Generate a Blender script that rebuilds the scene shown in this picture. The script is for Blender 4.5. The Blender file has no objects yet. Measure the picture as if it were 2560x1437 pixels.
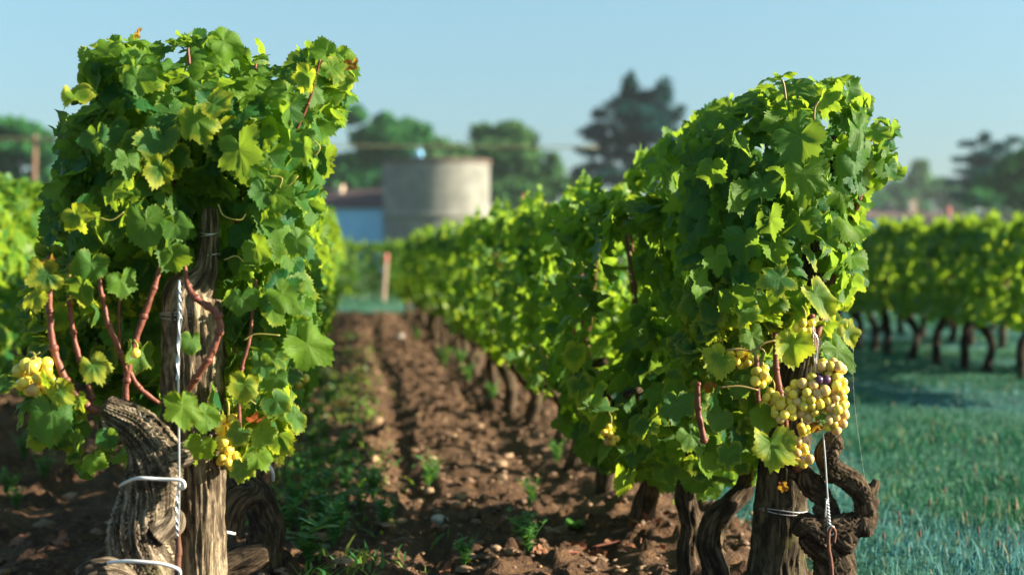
import bpy, math, random
import numpy as np
from mathutils import Vector, Matrix, Euler, Quaternion

sc = bpy.context.scene
COL = sc.collection
R = math.radians
# ------------------------------------------------------------------ camera, sky, sun, exposure
FPX = 3700.0                       # focal length in pixels of the 2560 px wide photograph
CAMZ = 0.72
cam_d = bpy.data.cameras.new("camera")
cam = bpy.data.objects.new("camera", cam_d)
COL.objects.link(cam)
cam_d.sensor_width = 36.0
cam_d.lens = FPX / 2560 * 36.0
cam_d.clip_start = 0.05
cam_d.clip_end = 3000
cam.location = (0, 0, CAMZ)
YAW = -math.atan(400 / FPX)
PITCH = -math.atan(68.5 / FPX)
cam.rotation_euler = (R(90) + PITCH, 0, YAW)
cam_d.dof.use_dof = True
cam_d.dof.focus_distance = 2.86
cam_d.dof.aperture_fstop = 2.8
sc.camera = cam
RM = cam.rotation_euler.to_matrix()

SUN_EL, SUN_AZ = 21.0, 10.0         # azimuth: degrees from +X towards the camera side
w = bpy.data.worlds.new("World")
sc.world = w
w.use_nodes = True
nt = w.node_tree
sky = nt.nodes.new("ShaderNodeTexSky")
sky.sky_type = 'NISHITA'
sky.sun_disc = False
sky.sun_elevation = R(SUN_EL)
sky.sun_rotation = R(90 + SUN_AZ)
sky.air_density = 1.0
sky.dust_density = 0.6
sky.ozone_density = 3.0
bg = nt.nodes["Background"]
bg.inputs[1].default_value = 0.064
tint = nt.nodes.new("ShaderNodeMix"); tint.data_type = 'RGBA'; tint.blend_type = 'MULTIPLY'
tint.inputs[0].default_value = 1.0; tint.inputs[7].default_value = (1.02, 1.10, .92, 1)
nt.links.new(sky.outputs[0], tint.inputs[6])
wtc = nt.nodes.new("ShaderNodeTexCoord"); wsp = nt.nodes.new("ShaderNodeSeparateXYZ"); nt.links.new(wtc.outputs['Generated'], wsp.inputs[0])
wmr = nt.nodes.new("ShaderNodeMapRange"); wmr.inputs[1].default_value = 0.0; wmr.inputs[2].default_value = .22; nt.links.new(wsp.outputs[2], wmr.inputs[0])
wmx = nt.nodes.new("ShaderNodeMix"); wmx.data_type = 'RGBA'; wmx.inputs[6].default_value = (.42, .46, .66, 1); wmx.inputs[7].default_value = (1, 1, 1, 1)
nt.links.new(wmr.outputs[0], wmx.inputs[0])
wm2 = nt.nodes.new("ShaderNodeMix"); wm2.data_type = 'RGBA'; wm2.blend_type = 'MULTIPLY'; wm2.inputs[0].default_value = 1.0
nt.links.new(tint.outputs[2], wm2.inputs[6]); nt.links.new(wmx.outputs[2], wm2.inputs[7]); nt.links.new(wm2.outputs[2], bg.inputs[0])

sun_d = bpy.data.lights.new("sun", 'SUN')
sun_d.energy = 5.0
sun_d.angle = R(0.5)
sun_d.color = (1.0, 0.87, 0.66)
sun = bpy.data.objects.new("sun", sun_d)
COL.objects.link(sun)
SV = Vector((math.cos(R(SUN_EL)) * math.cos(R(SUN_AZ)), -math.cos(R(SUN_EL)) * math.sin(R(SUN_AZ)), math.sin(R(SUN_EL))))
sun.rotation_euler = SV.to_track_quat('Z', 'Y').to_euler()
sc.view_settings.view_transform = 'Standard'
sc.view_settings.look = 'None'
sc.view_settings.exposure = 1.72
sc.view_settings.gamma = 1.0
sc.render.engine = 'CYCLES'
sc.cycles.use_denoising = True
sc.cycles.max_bounces = 8
sc.cycles.transparent_max_bounces = 8
sc.cycles.sample_clamp_indirect = 6

# ------------------------------------------------------------------ helpers
def P(px, py, Y):
    """world point at depth Y seen at photograph pixel (px, py)"""
    d = RM @ Vector(((px - 1280) / FPX, -(py - 718.5) / FPX, -1.0))
    t = Y / d.y
    return Vector((d.x * t, Y, CAMZ + d.z * t))

def Pn(px, py, Y):
    M = np.array(RM)
    d = np.stack([(px - 1280) / FPX, -(py - 718.5) / FPX, -np.ones_like(px)], -1) @ M.T
    t = Y / d[:, 1]
    o = d * t[:, None]
    o[:, 2] += CAMZ
    return o

def hash3(i, j, k, s):
    n = (i * 374761393 + j * 668265263 + k * 1440662683 + s * 974634777).astype(np.int64) & 0x7fffffff
    n = ((n ^ (n >> 13)) * 1274126177) & 0x7fffffff
    n = (n ^ (n >> 16)) * 374761 & 0x7fffffff
    return (n % 100003) / 100003.0

def vnoise(p, seed=0):
    p = np.asarray(p, float)
    i = np.floor(p).astype(np.int64)
    f = p - i
    f = f * f * (3 - 2 * f)
    r = 0
    for a in (0, 1):
        for b in (0, 1):
            for c in (0, 1):
                wgt = (f[..., 0] if a else 1 - f[..., 0]) * (f[..., 1] if b else 1 - f[..., 1]) * (f[..., 2] if c else 1 - f[..., 2])
                r = r + wgt * hash3(i[..., 0] + a, i[..., 1] + b, i[..., 2] + c, seed)
    return r * 2 - 1

def fbm(p, o=4, seed=0):
    r = 0; a = 1.0; p = np.asarray(p, float)
    for k in range(o):
        r = r + a * vnoise(p, seed + k); a *= .5; p = p * 2.03 + 7.1
    return r

class MB:
    """collects vertices and faces for one mesh object"""
    def __init__(s):
        s.v = []; s.f = []; s.n = 0; s.uv = []; s.col = []; s.tc = []
    def add(s, v, faces, uv=None, col=None, tc=None):
        v = np.asarray(v, float)
        m = len(v)
        s.v.append(v)
        for f in (faces if isinstance(faces, list) else [faces]):
            f = np.asarray(f, int)
            if len(f): s.f.append(f + s.n)
        s.n += m
        s.uv.append(np.zeros((m, 2)) if uv is None else np.asarray(uv, float))
        s.col.append(np.tile([.5, .5, .5, 1.0], (m, 1)) if col is None else np.asarray(col, float))
        s.tc.append(np.array(v) if tc is None else np.asarray(tc, float))
    def mesh(s, name, mat, smooth=True):
        me = bpy.data.meshes.new(name)
        V = np.concatenate(s.v)
        me.vertices.add(len(V))
        me.vertices.foreach_set("co", V.astype(np.float32).ravel())
        loops = np.concatenate([f.ravel() for f in s.f])
        sizes = np.concatenate([np.full(len(f), f.shape[1]) for f in s.f])
        starts = np.concatenate([[0], np.cumsum(sizes)[:-1]])
        me.loops.add(len(loops)); me.polygons.add(len(sizes))
        me.loops.foreach_set("vertex_index", loops.astype(np.int32))
        me.polygons.foreach_set("loop_start", starts.astype(np.int32))
        me.polygons.foreach_set("use_smooth", np.full(len(sizes), smooth))
        me.update(calc_edges=True)
        UV = np.concatenate(s.uv)
        me.uv_layers.new(name="UVMap").data.foreach_set("uv", UV[loops].astype(np.float32).ravel())
        a = me.attributes.new("Col", 'FLOAT_COLOR', 'POINT')
        a.data.foreach_set("color", np.concatenate(s.col).astype(np.float32).ravel())
        a = me.attributes.new("tc", 'FLOAT_VECTOR', 'POINT')
        a.data.foreach_set("vector", np.concatenate(s.tc).astype(np.float32).ravel())
        me.materials.append(mat)
        me.validate()
        return me
    def obj(s, name, mat, parent=None, loc=None, smooth=True):
        o = bpy.data.objects.new(name, s.mesh(name, mat, smooth))
        COL.objects.link(o)
        if parent: o.parent = parent
        if loc is not None: o.location = loc
        return o

def tag(o, label, cat, group=None):
    o["label"] = label; o["category"] = cat
    if group: o["group"] = group
    return o
def kind(o, k):
    o["kind"] = k
    return o
def thing(name, loc, label, cat, group=None):
    o = bpy.data.objects.new(name, None)
    o.empty_display_size = .05
    COL.objects.link(o); o.location = loc
    return tag(o, label, cat, group)

def box(mb, c, s, rz=0):
    c = np.array(c); s = np.array(s) / 2
    v = np.array([[x, y, z] for x in (-1, 1) for y in (-1, 1) for z in (-1, 1)]) * s
    ca, sa = math.cos(rz), math.sin(rz)
    v = np.stack([v[:, 0] * ca - v[:, 1] * sa, v[:, 0] * sa + v[:, 1] * ca, v[:, 2]], -1) + c
    mb.add(v, np.array([[0, 1, 3, 2], [4, 6, 7, 5], [0, 4, 5, 1], [2, 3, 7, 6], [0, 2, 6, 4], [1, 5, 7, 3]]))

def spline(pts, n):
    pts = np.asarray(pts, float)
    q = np.vstack([2 * pts[0] - pts[1], pts, 2 * pts[-1] - pts[-2]])
    out = []
    t = np.linspace(0, len(pts) - 1 - 1e-6, n)
    i = t.astype(int); f = (t - i)[:, None]
    a, b, c, d = q[i], q[i + 1], q[i + 2], q[i + 3]
    return .5 * (2 * b + (c - a) * f + (2 * a - 5 * b + 4 * c - d) * f ** 2 + (3 * b - a - 3 * c + d) * f ** 3)

def tube(mb, pts, rad, n=24, m=12, amp=0.0, seed=0, ridges=5, twist=2.0, lump=0.0, cap=True, col=None):
    """tapered tube along a spline; amp = bark ridge depth, lump = knobbly swelling (both in radii)"""
    pr = np.column_stack([np.asarray(pts, float), np.asarray(rad, float)])
    s = spline(pr, n)
    c, r = s[:, :3], np.maximum(s[:, 3], 1e-4)
    T = np.gradient(c, axis=0); T /= np.linalg.norm(T, axis=1)[:, None] + 1e-9
    up = np.array([0, 1, 0.01]) if abs(T[0][1]) < .8 else np.array([1, 0, 0.])
    N = np.zeros_like(T)
    for i in range(n):
        u = up - T[i] * up.dot(T[i]); u /= np.linalg.norm(u) + 1e-9
        N[i] = u; up = u
    B = np.cross(T, N)
    L = np.concatenate([[0], np.cumsum(np.linalg.norm(np.diff(c, axis=0), axis=1))])
    th = np.linspace(0, 2 * math.pi, m, endpoint=False)
    TH, LL = np.meshgrid(th, L)
    RR = np.repeat(r[:, None], m, 1)
    r0 = r.mean()
    q = np.stack([np.cos(TH + LL * twist) * ridges * .5, np.sin(TH + LL * twist) * ridges * .5, LL / r0 * .22 + seed], -1)
    k = np.ones_like(RR)
    if lump: k += lump * vnoise(np.stack([np.cos(TH) * .8, np.sin(TH) * .8, LL / r0 * .55], -1), seed + 50)
    if amp:
        rg = 1 - np.abs(fbm(q, 3, seed))
        k += amp * (rg - .5) + amp * .45 * vnoise(q * [2.6, 2.6, 1.7], seed + 9) + amp * .40 * np.abs(vnoise(q * [5.5, 5.5, 3.0], seed + 19))
    RR = RR * k
    V = c[:, None] + RR[..., None] * (np.cos(TH)[..., None] * N[:, None] + np.sin(TH)[..., None] * B[:, None])
    tcv = np.stack([np.cos(TH + LL * twist) * r0, np.sin(TH + LL * twist) * r0, LL], -1)
    i = np.arange(n - 1)[:, None] * m; j = np.arange(m)[None]; j2 = (j + 1) % m
    F = np.stack([i + j, i + j2, i + m + j2, i + m + j], -1).reshape(-1, 4)
    V = V.reshape(-1, 3); tcv = tcv.reshape(-1, 3)
    faces = [F]
    if cap:
        V = np.vstack([V, c[0], c[-1] + T[-1] * r[-1] * .35]); tcv = np.vstack([tcv, tcv[0], tcv[-1]])
        a = n * m; jj = np.arange(m); j2 = (jj + 1) % m
        faces.append(np.stack([np.full(m, a), j2, jj], -1))
        faces.append(np.stack([np.full(m, a + 1), (n - 1) * m + jj, (n - 1) * m + j2], -1))
    cc = None if col is None else np.tile(col, (len(V), 1))
    mb.add(V, faces, tc=tcv, col=cc)

# ------------------------------------------------------------------ materials
def mat(name):
    m = bpy.data.materials.new(name); m.use_nodes = True
    t = m.node_tree; b = t.nodes["Principled BSDF"]
    return m, t, b
class NT:
    def __init__(s, t): s.t = t
    def n(s, ty, **k):
        o = s.t.nodes.new(ty)
        for a, v in k.items(): setattr(o, a, v)
        return o
    def set(s, sock, v):
        if isinstance(v, bpy.types.NodeSocket): s.t.links.new(v, sock)
        elif v is not None: sock.default_value = v
    def m(s, op, a, b=None, c=None, clamp=False):
        o = s.n("ShaderNodeMath", operation=op, use_clamp=clamp)
        s.set(o.inputs[0], a); s.set(o.inputs[1], b); s.set(o.inputs[2], c)
        return o.outputs[0]
    def mix(s, f, a, b, blend='MIX'):
        o = s.n("ShaderNodeMix", data_type='RGBA', blend_type=blend)
        s.set(o.inputs[0], f)
        s.set(o.inputs[6], a if isinstance(a, bpy.types.NodeSocket) else (*a, 1))
        s.set(o.inputs[7], b if isinstance(b, bpy.types.NodeSocket) else (*b, 1))
        return o.outputs[2]
    def ramp(s, x, lo, hi, a=0.0, b=1.0):
        o = s.n("ShaderNodeMapRange", interpolation_type='SMOOTHSTEP')
        s.set(o.inputs[0], x); s.set(o.inputs[1], lo); s.set(o.inputs[2], hi); s.set(o.inputs[3], a); s.set(o.inputs[4], b)
        return o.outputs[0]
    def noise(s, vec, scale, detail=3, rough=.55, out=0):
        o = s.n("ShaderNodeTexNoise")
        s.set(o.inputs['Vector'], vec); o.inputs['Scale'].default_value = scale
        o.inputs['Detail'].default_value = detail; o.inputs['Roughness'].default_value = rough
        return o.outputs[out]
    def obj(s): return s.n("ShaderNodeTexCoord").outputs['Object']
    def attr(s, name):
        return s.n("ShaderNodeAttribute", attribute_name=name)
    def scale(s, v, k):
        o = s.n("ShaderNodeMapping"); s.set(o.inputs[0], v); o.inputs[3].default_value = k
        return o.outputs[0]
    def bump(s, h, strength, dist, nrm=None):
        o = s.n("ShaderNodeBump"); o.inputs['Strength'].default_value = strength; o.inputs['Distance'].default_value = dist
        s.set(o.inputs['Height'], h)
        if nrm is not None: s.set(o.inputs['Normal'], nrm)
        return o.outputs[0]

def leaf_material(name, detailed, dark, light, yellow=(.40, .43, .035), trans=.42):
    m, t, b = mat(name); N = NT(t)
    ca = N.attr("Col")
    sep = N.n("ShaderNodeSeparateColor"); t.links.new(ca.outputs['Color'], sep.inputs[0])
    edge, r1, ry = sep.outputs[0], sep.outputs[1], sep.outputs[2]
    base = N.mix(r1, dark, light)
    uv = N.n("ShaderNodeUVMap", uv_map="UVMap").outputs[0]
    seed = N.n("ShaderNodeVectorMath", operation='ADD')
    t.links.new(uv, seed.inputs[0])
    cmb = N.n("ShaderNodeCombineXYZ"); t.links.new(N.m('MULTIPLY', r1, 57.0), cmb.inputs[0]); t.links.new(N.m('MULTIPLY', ry, 91.0), cmb.inputs[2])
    t.links.new(cmb.outputs[0], seed.inputs[1])
    sv = seed.outputs[0]
    n1 = N.noise(sv, 2.6, 3)
    vein = None; h = None
    if detailed:
        sx = N.n("ShaderNodeSeparateXYZ"); t.links.new(uv, sx.inputs[0])
        x, y = N.m('ABSOLUTE', sx.outputs[0]), sx.outputs[1]
        lines = []; sides = []
        for ang, wd in ((0, 1.0), (52, .85), (108, .7)):
            dx, dy = math.sin(R(ang)), math.cos(R(ang))
            al = N.m('ADD', N.m('MULTIPLY', x, dx), N.m('MULTIPLY', y, dy))
            pe = N.m('ABSOLUTE', N.m('SUBTRACT', N.m('MULTIPLY', x, dy), N.m('MULTIPLY', y, dx)))
            wid = N.m('MAXIMUM', N.m('MULTIPLY_ADD', al, -.016 * wd, .020 * wd), .004)
            ln = N.m('MULTIPLY', N.ramp(N.m('DIVIDE', pe, wid), .5, 1.3, 1, 0), N.ramp(al, 0.0, .04))
            lines.append(ln)
            sd = N.m('SINE', N.m('MULTIPLY', N.m('SUBTRACT', al, N.m('MULTIPLY', pe, .9)), 46.0))
            near = N.m('MULTIPLY', N.ramp(pe, .10, .30, 1, 0), N.ramp(al, .05, .15))
            sides.append(N.m('MULTIPLY', N.ramp(sd, .86, .98), near))
        vein = N.m('MAXIMUM', N.m('MAXIMUM', lines[0], lines[1]), lines[2])
        sv2 = N.m('MAXIMUM', N.m('MAXIMUM', sides[0], sides[1]), sides[2])
        fine = N.noise(sv, 14, 3)
        veinall = N.m('MAXIMUM', vein, N.m('MULTIPLY', sv2, .45))
        h = N.m('SUBTRACT', N.m('MULTIPLY', fine, .8), N.m('MULTIPLY', veinall, .7))
    # yellowing from the margin inwards, more on some leaves
    th = N.m('MULTIPLY_ADD', ry, -1.0, 1.32)
    e = N.m('ADD', edge, N.m('MULTIPLY_ADD', n1, .9, -.45))
    if vein is not None: e = N.m('SUBTRACT', e, N.m('MULTIPLY', N.m('MAXIMUM', vein, N.m('MULTIPLY', sv2, .6)), .35))
    yf = N.ramp(e, N.m('SUBTRACT', th, .22), N.m('ADD', th, .30))
    base = N.mix(N.m('MULTIPLY', yf, .8), base, yellow)
    # dry brown spots on very yellow leaves
    n2 = N.noise(sv, 5.0, 2)
    br = N.m('MULTIPLY', N.ramp(n2, .60, .68), N.ramp(N.m('MULTIPLY', ry, edge), .55, .8))
    base = N.mix(N.m('MULTIPLY', br, .7), base, (.26, .09, .03))
    red = N.ramp(r1, .985, .99)
    base = N.mix(red, base, (.30, .05, .015))
    if vein is not None: base = N.mix(N.m('MULTIPLY', veinall, .30), base, (.24, .36, .07))
    tcol = N.mix(.6, base, (.45, .56, .04), "MIX")
    tcol = N.mix(.22, tcol, N.mix(1.0, base, (3.4, 3.2, 1.0), 'MULTIPLY'), 'MIX')
    geo = N.n("ShaderNodeNewGeometry")
    back = N.mix(.35, base, (.16, .27, .10))
    colr = N.mix(geo.outputs['Backfacing'], base, back)
    t.links.new(colr, b.inputs['Base Color'])
    b.inputs['Roughness'].default_value = .42
    b.inputs['Specular IOR Level'].default_value = .26
    if detailed:
        dew = N.noise(N.obj(), 420, 2)
        rgh = N.ramp(dew, .5, .66, .52, .2)
        t.links.new(rgh, b.inputs['Roughness'])
        nr = N.bump(h, .55, .0022)
        nr = N.bump(N.ramp(dew, .52, .7), .35, .0008, nr)
        t.links.new(nr, b.inputs['Normal'])
    tr = N.n("ShaderNodeBsdfTranslucent"); t.links.new(tcol, tr.inputs[0])
    mx = N.n("ShaderNodeMixShader"); mx.inputs[0].default_value = trans
    t.links.new(b.outputs[0], mx.inputs[1]); t.links.new(tr.outputs[0], mx.inputs[2])
    t.links.new(mx.outputs[0], t.nodes["Material Output"].inputs[0])
    return m

M_LEAF = leaf_material("vine_leaf_near", True, (.006, .105, .036), (.135, .258, .014), trans=.50)
M_LEAF_ROW = leaf_material("vine_leaf_row", False, (.008, .115, .034), (.135, .265, .022), trans=.52)

def bark_material(name, lo, hi, moss=0.0, sc_=1.0, st=1.0):
    m, t, b = mat(name); N = NT(t)
    tc = N.attr("tc").outputs['Vector']
    v = N.scale(tc, (1, 1, .10))
    a = N.noise(v, 170 * sc_, 6, .7)
    v2 = N.scale(tc, (1, 1, .35))
    c = N.noise(v2, 60 * sc_, 5, .65)
    f = N.ramp(a, .40, .60)
    col = N.mix(f, lo, hi)
    col = N.mix(N.ramp(c, .42, .62, 0, .85), col, tuple(x * .55 for x in lo))
    if moss:
        g = N.noise(tc, 22, 3)
        col = N.mix(N.ramp(g, .55, .68, 0, moss), col, (.10, .10, .025))
    t.links.new(col, b.inputs['Base Color'])
    b.inputs['Roughness'].default_value = .9
    b.inputs['Specular IOR Level'].default_value = .2
    hh = N.m('ADD', a, N.m('MULTIPLY', c, .8))
    t.links.new(N.bump(hh, 1.0 * st, .010 / sc_), b.inputs['Normal'])
    return m
M_BARK = bark_material("old_vine_bark", (.06, .042, .028), (.42, .345, .25), moss=.35)
M_BARK_D = bark_material("dark_vine_bark", (.040, .027, .018), (.17, .12, .075), moss=.3)
M_POST = bark_material("weathered_post", (.10, .072, .048), (.44, .35, .235), moss=.15, sc_=.8)
M_POST_D = bark_material("dark_weathered_post", (.045, .034, .022), (.17, .135, .085), moss=.5, sc_=.8)
M_TREEBARK = bark_material("tree_bark", (.06, .045, .03), (.16, .12, .09), sc_=.05)

def simple(name, col, rough=.7, metal=0.0, var=.25, scale=40, bump=.0, spec=.5, dist=.002):
    m, t, b = mat(name); N = NT(t)
    o = N.obj()
    f = N.noise(o, scale, 4)
    c = N.mix(f, tuple(x * (1 - var) for x in col), tuple(min(1, x * (1 + var)) for x in col))
    t.links.new(c, b.inputs['Base Color'])
    b.inputs['Roughness'].default_value = rough; b.inputs['Metallic'].default_value = metal
    b.inputs['Specular IOR Level'].default_value = spec
    if bump: t.links.new(N.bump(f, bump, dist), b.inputs['Normal'])
    return m
M_CANE = simple("red_brown_cane", (.17, .050, .030), .55, var=.75, scale=90, bump=.6)
M_PETIOLE = simple("yellow_green_stalk", (.34, .30, .06), .5)
M_PETIOLE_R = simple("leaf_stalk", (.24, .17, .05), .5)
M_WIRE = simple("galvanised_wire", (.55, .58, .62), .38, .75, var=.15)
M_TIE = simple("white_plastic_tie", (.72, .74, .76), .4, var=.06)
M_RUST = simple("rusty_rod", (.16, .07, .045), .8, .3, var=.5, scale=200, bump=.5)
M_WOODSTAKE = simple("pale_stake_wood", (.33, .24, .18), .85, var=.2, scale=20)
M_REDPAINT = simple("red_paint", (.50, .16, .13), .6, var=.2)
M_POLE = simple("brown_pole_wood", (.22, .13, .09), .9, var=.2, scale=8)
M_CABLE = simple("weathered_cable", (.20, .19, .10), .7)

def grape_material():
    m, t, b = mat("grape_skin"); N = NT(t)
    c = N.attr("Col").outputs['Color']
    n = N.noise(N.obj(), 160, 3)
    cc = N.mix(N.ramp(n, .5, .75, 0, .35), c, N.mix(1.0, c, (.80, .62, .45), 'MULTIPLY'))
    t.links.new(cc, b.inputs['Base Color'])
    b.inputs['Roughness'].default_value = .34
    b.inputs['Subsurface Weight'].default_value = .75
    b.inputs['Subsurface Radius'].default_value = (1.0, .75, .2)
    b.inputs['Subsurface Scale'].default_value = .009
    b.inputs['Coat Weight'].default_value = .1
    return m
M_GRAPE = grape_material()

# ------------------------------------------------------------------ leaves
def leaf_outline(th, deep=1.0):
    """radius of a five-lobed vine leaf around the stalk joint; th = angle from the tip"""
    a = np.abs(((th + math.pi) % (2 * math.pi)) - math.pi)
    ka = np.array([0, 10, 27, 40, 54, 68, 84, 98, 114, 132, 150, 163, 172, 180]) * math.pi / 180
    kr = np.array([1.04, .94, .84 - .12 * deep, .84 - .06 * deep, .92, .86, .76 - .13 * deep, .75 - .06 * deep, .76, .71, .63, .56, .38, .10])
    r = np.interp(a, ka, kr)
    return r

class LeafT:
    def __init__(s, nth, rings, teeth, deep=1.0, asym=0.0):
        th = np.linspace(-math.pi, math.pi, nth, endpoint=False) + math.pi / nth
        rg = leaf_outline(th, deep) * (1 + asym * np.sin(th) + abs(asym) * .8 * np.sin(th * 2 + asym * 9))
        if teeth:
            k = np.arange(nth) % 2
            rg = rg * np.where(k == 0, 1.045, .93)
            rg = rg * (1 + .03 * np.sin(th * 23))
        s.th = th; s.rings = rings
        xs = [[0, 0]]; tt = [0]
        for t in rings:
            sm = rg if t > .9 else rg * .75 + .25 * np.convolve(np.r_[rg[-3:], rg, rg[:3]], np.ones(7) / 7, 'valid')
            xs += list(np.stack([np.sin(th) * sm * t, np.cos(th) * sm * t], -1)); tt += [t] * nth
        s.xy = np.array(xs); s.t = np.array(tt)
        s.ang = np.concatenate([[0]] + [th] * len(rings))
        f3 = np.array([[0, 1 + (j + 1) % nth, 1 + j] for j in range(nth)])
        f4 = []
        for k in range(len(rings) - 1):
            a = 1 + k * nth; c = a + nth
            for j in range(nth):
                j2 = (j + 1) % nth
                f4.append([a + j, a + j2, c + j2, c + j])
        s.f3 = f3; s.f4 = np.array(f4).reshape(-1, 4)
LT_NEAR = [LeafT(64, [.3, .58, .82, 1.0], True, .9), LeafT(60, [.3, .58, .82, 1.0], True, .2, .08), LeafT(66, [.3, .58, .82, 1.0], True, 1.7, -.06), LeafT(56, [.3, .58, .82, 1.0], True, .6, -.12)]
LT_MID = LeafT(30, [.5, 1.0], True)
LT_ROW = LeafT(16, [.55, 1.0], False)

def add_leaves(mb, T, pos, nrm, tip, size, yel, rnd, rng, curl=1.0):
    """vectorised: one leaf per row of pos; nrm, tip directions, size = half length"""
    n = len(pos)
    if n == 0: return
    if isinstance(T, list):
        w_ = rng.integers(0, len(T), n)
        for i, t_ in enumerate(T):
            k = w_ == i
            add_leaves(mb, t_, np.asarray(pos)[k], np.asarray(nrm)[k], np.asarray(tip)[k], np.asarray(size)[k], np.asarray(yel)[k], np.asarray(rnd)[k], rng, curl)
        return
    nrm = nrm / (np.linalg.norm(nrm, axis=1)[:, None] + 1e-9)
    tip = tip - nrm * np.sum(nrm * tip, 1)[:, None]
    tip = tip / (np.linalg.norm(tip, axis=1)[:, None] + 1e-9)
    sd = np.cross(tip, nrm)
    X = np.repeat(T.xy[None, :, 0], n, 0); Y = np.repeat(T.xy[None, :, 1], n, 0)
    t = T.t[None]; ang = T.ang[None]
    U = lambda a, b: rng.uniform(a, b, (n, 1))
    wide = U(.9, 1.12)
    uvx, uvy = X.copy(), Y.copy()
    # irregular lobes
    X = X * wide * (1 + .10 * U(-1, 1) * np.sin(ang * 2 + U(0, 6)))
    Y = Y * (1 + .08 * U(-1, 1) * np.cos(ang * 3 + U(0, 6)))
    fold = U(-.15, .55) * curl
    cup = U(-.25, .45) * curl
    droop = U(-.1, .6) * curl
    Z = fold * np.abs(X) * .7 - cup * X ** 2 - droop * Y * np.abs(Y) * .8
    ph = U(0, 6.28)
    Z = Z + t ** 2 * curl * (U(.02, .14) * np.sin(ang * 3 + ph) + U(.01, .07) * np.sin(ang * 5 + ph * 3))
    q_ = np.stack([X * 1.9 + ph * 3, Y * 1.9 + ph * 7, X * 0 + ph], -1)
    Z = Z + curl * (.13 * vnoise(q_, 1) * (.3 + t) + .05 * vnoise(q_ * 2.7, 2))
    X = X + t ** 2 * U(-.06, .06) * np.sin(ang * 2 + ph); Y = Y + t * U(-.08, .08) * np.abs(X) + U(-.15, .15) * X * t
    # quilting between the main veins
    Z = Z - .014 * t * (1 - t) * 4 * np.abs(np.cos(ang * 3.4)) * curl
    # one side curling over
    cs = U(-1, 1); sel = (np.sign(cs) * X)
    Z = Z - np.maximum(sel - .35, 0) ** 1.5 * np.abs(cs) * 1.2 * curl
    X = X - np.sign(cs) * np.maximum(sel - .5, 0) * np.abs(cs) * .5 * curl
    S = size[:, None]
    V = pos[:, None] + (X * S)[..., None] * sd[:, None] + (Y * S)[..., None] * tip[:, None] + (Z * S)[..., None] * nrm[:, None]
    m = T.xy.shape[0]
    off = (np.arange(n) * m)[:, None, None]
    F3 = (T.f3[None] + off).reshape(-1, 3)
    F4 = (T.f4[None] + off).reshape(-1, 4)
    col = np.stack([np.repeat(t, n, 0), np.repeat(rnd[:, None], m, 1), np.repeat(yel[:, None], m, 1), np.ones((n, m))], -1).reshape(-1, 4)
    uv = np.stack([uvx, uvy], -1).reshape(-1, 2)
    mb.add(V.reshape(-1, 3), [F3, F4] if len(F4) else [F3], uv=uv, col=col)

def in_poly(x, y, poly):
    c = np.zeros(len(x), bool); n = len(poly)
    for i in range(n):
        x1, y1 = poly[i]; x2, y2 = poly[(i + 1) % n]
        if y1 == y2: continue
        k = ((y1 > y) != (y2 > y)) & (x < (x2 - x1) * (y - y1) / (y2 - y1) + x1)
        c ^= k
    return c
def edge_dist(x, y, poly):
    d = np.full(len(x), 1e9); gx = np.zeros(len(x)); gy = np.zeros(len(x)); n = len(poly)
    for i in range(n):
        a = np.array(poly[i], float); b = np.array(poly[(i + 1) % n], float); e = b - a
        t = np.clip(((x - a[0]) * e[0] + (y - a[1]) * e[1]) / (e @ e), 0, 1)
        qx, qy = a[0] + t * e[0], a[1] + t * e[1]
        dd = np.hypot(x - qx, y - qy)
        k = dd < d
        d = np.where(k, dd, d); gx = np.where(k, qx - x, gx); gy = np.where(k, qy - y, gy)
    L = np.hypot(gx, gy) + 1e-6
    return d, gx / L, gy / L

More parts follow.
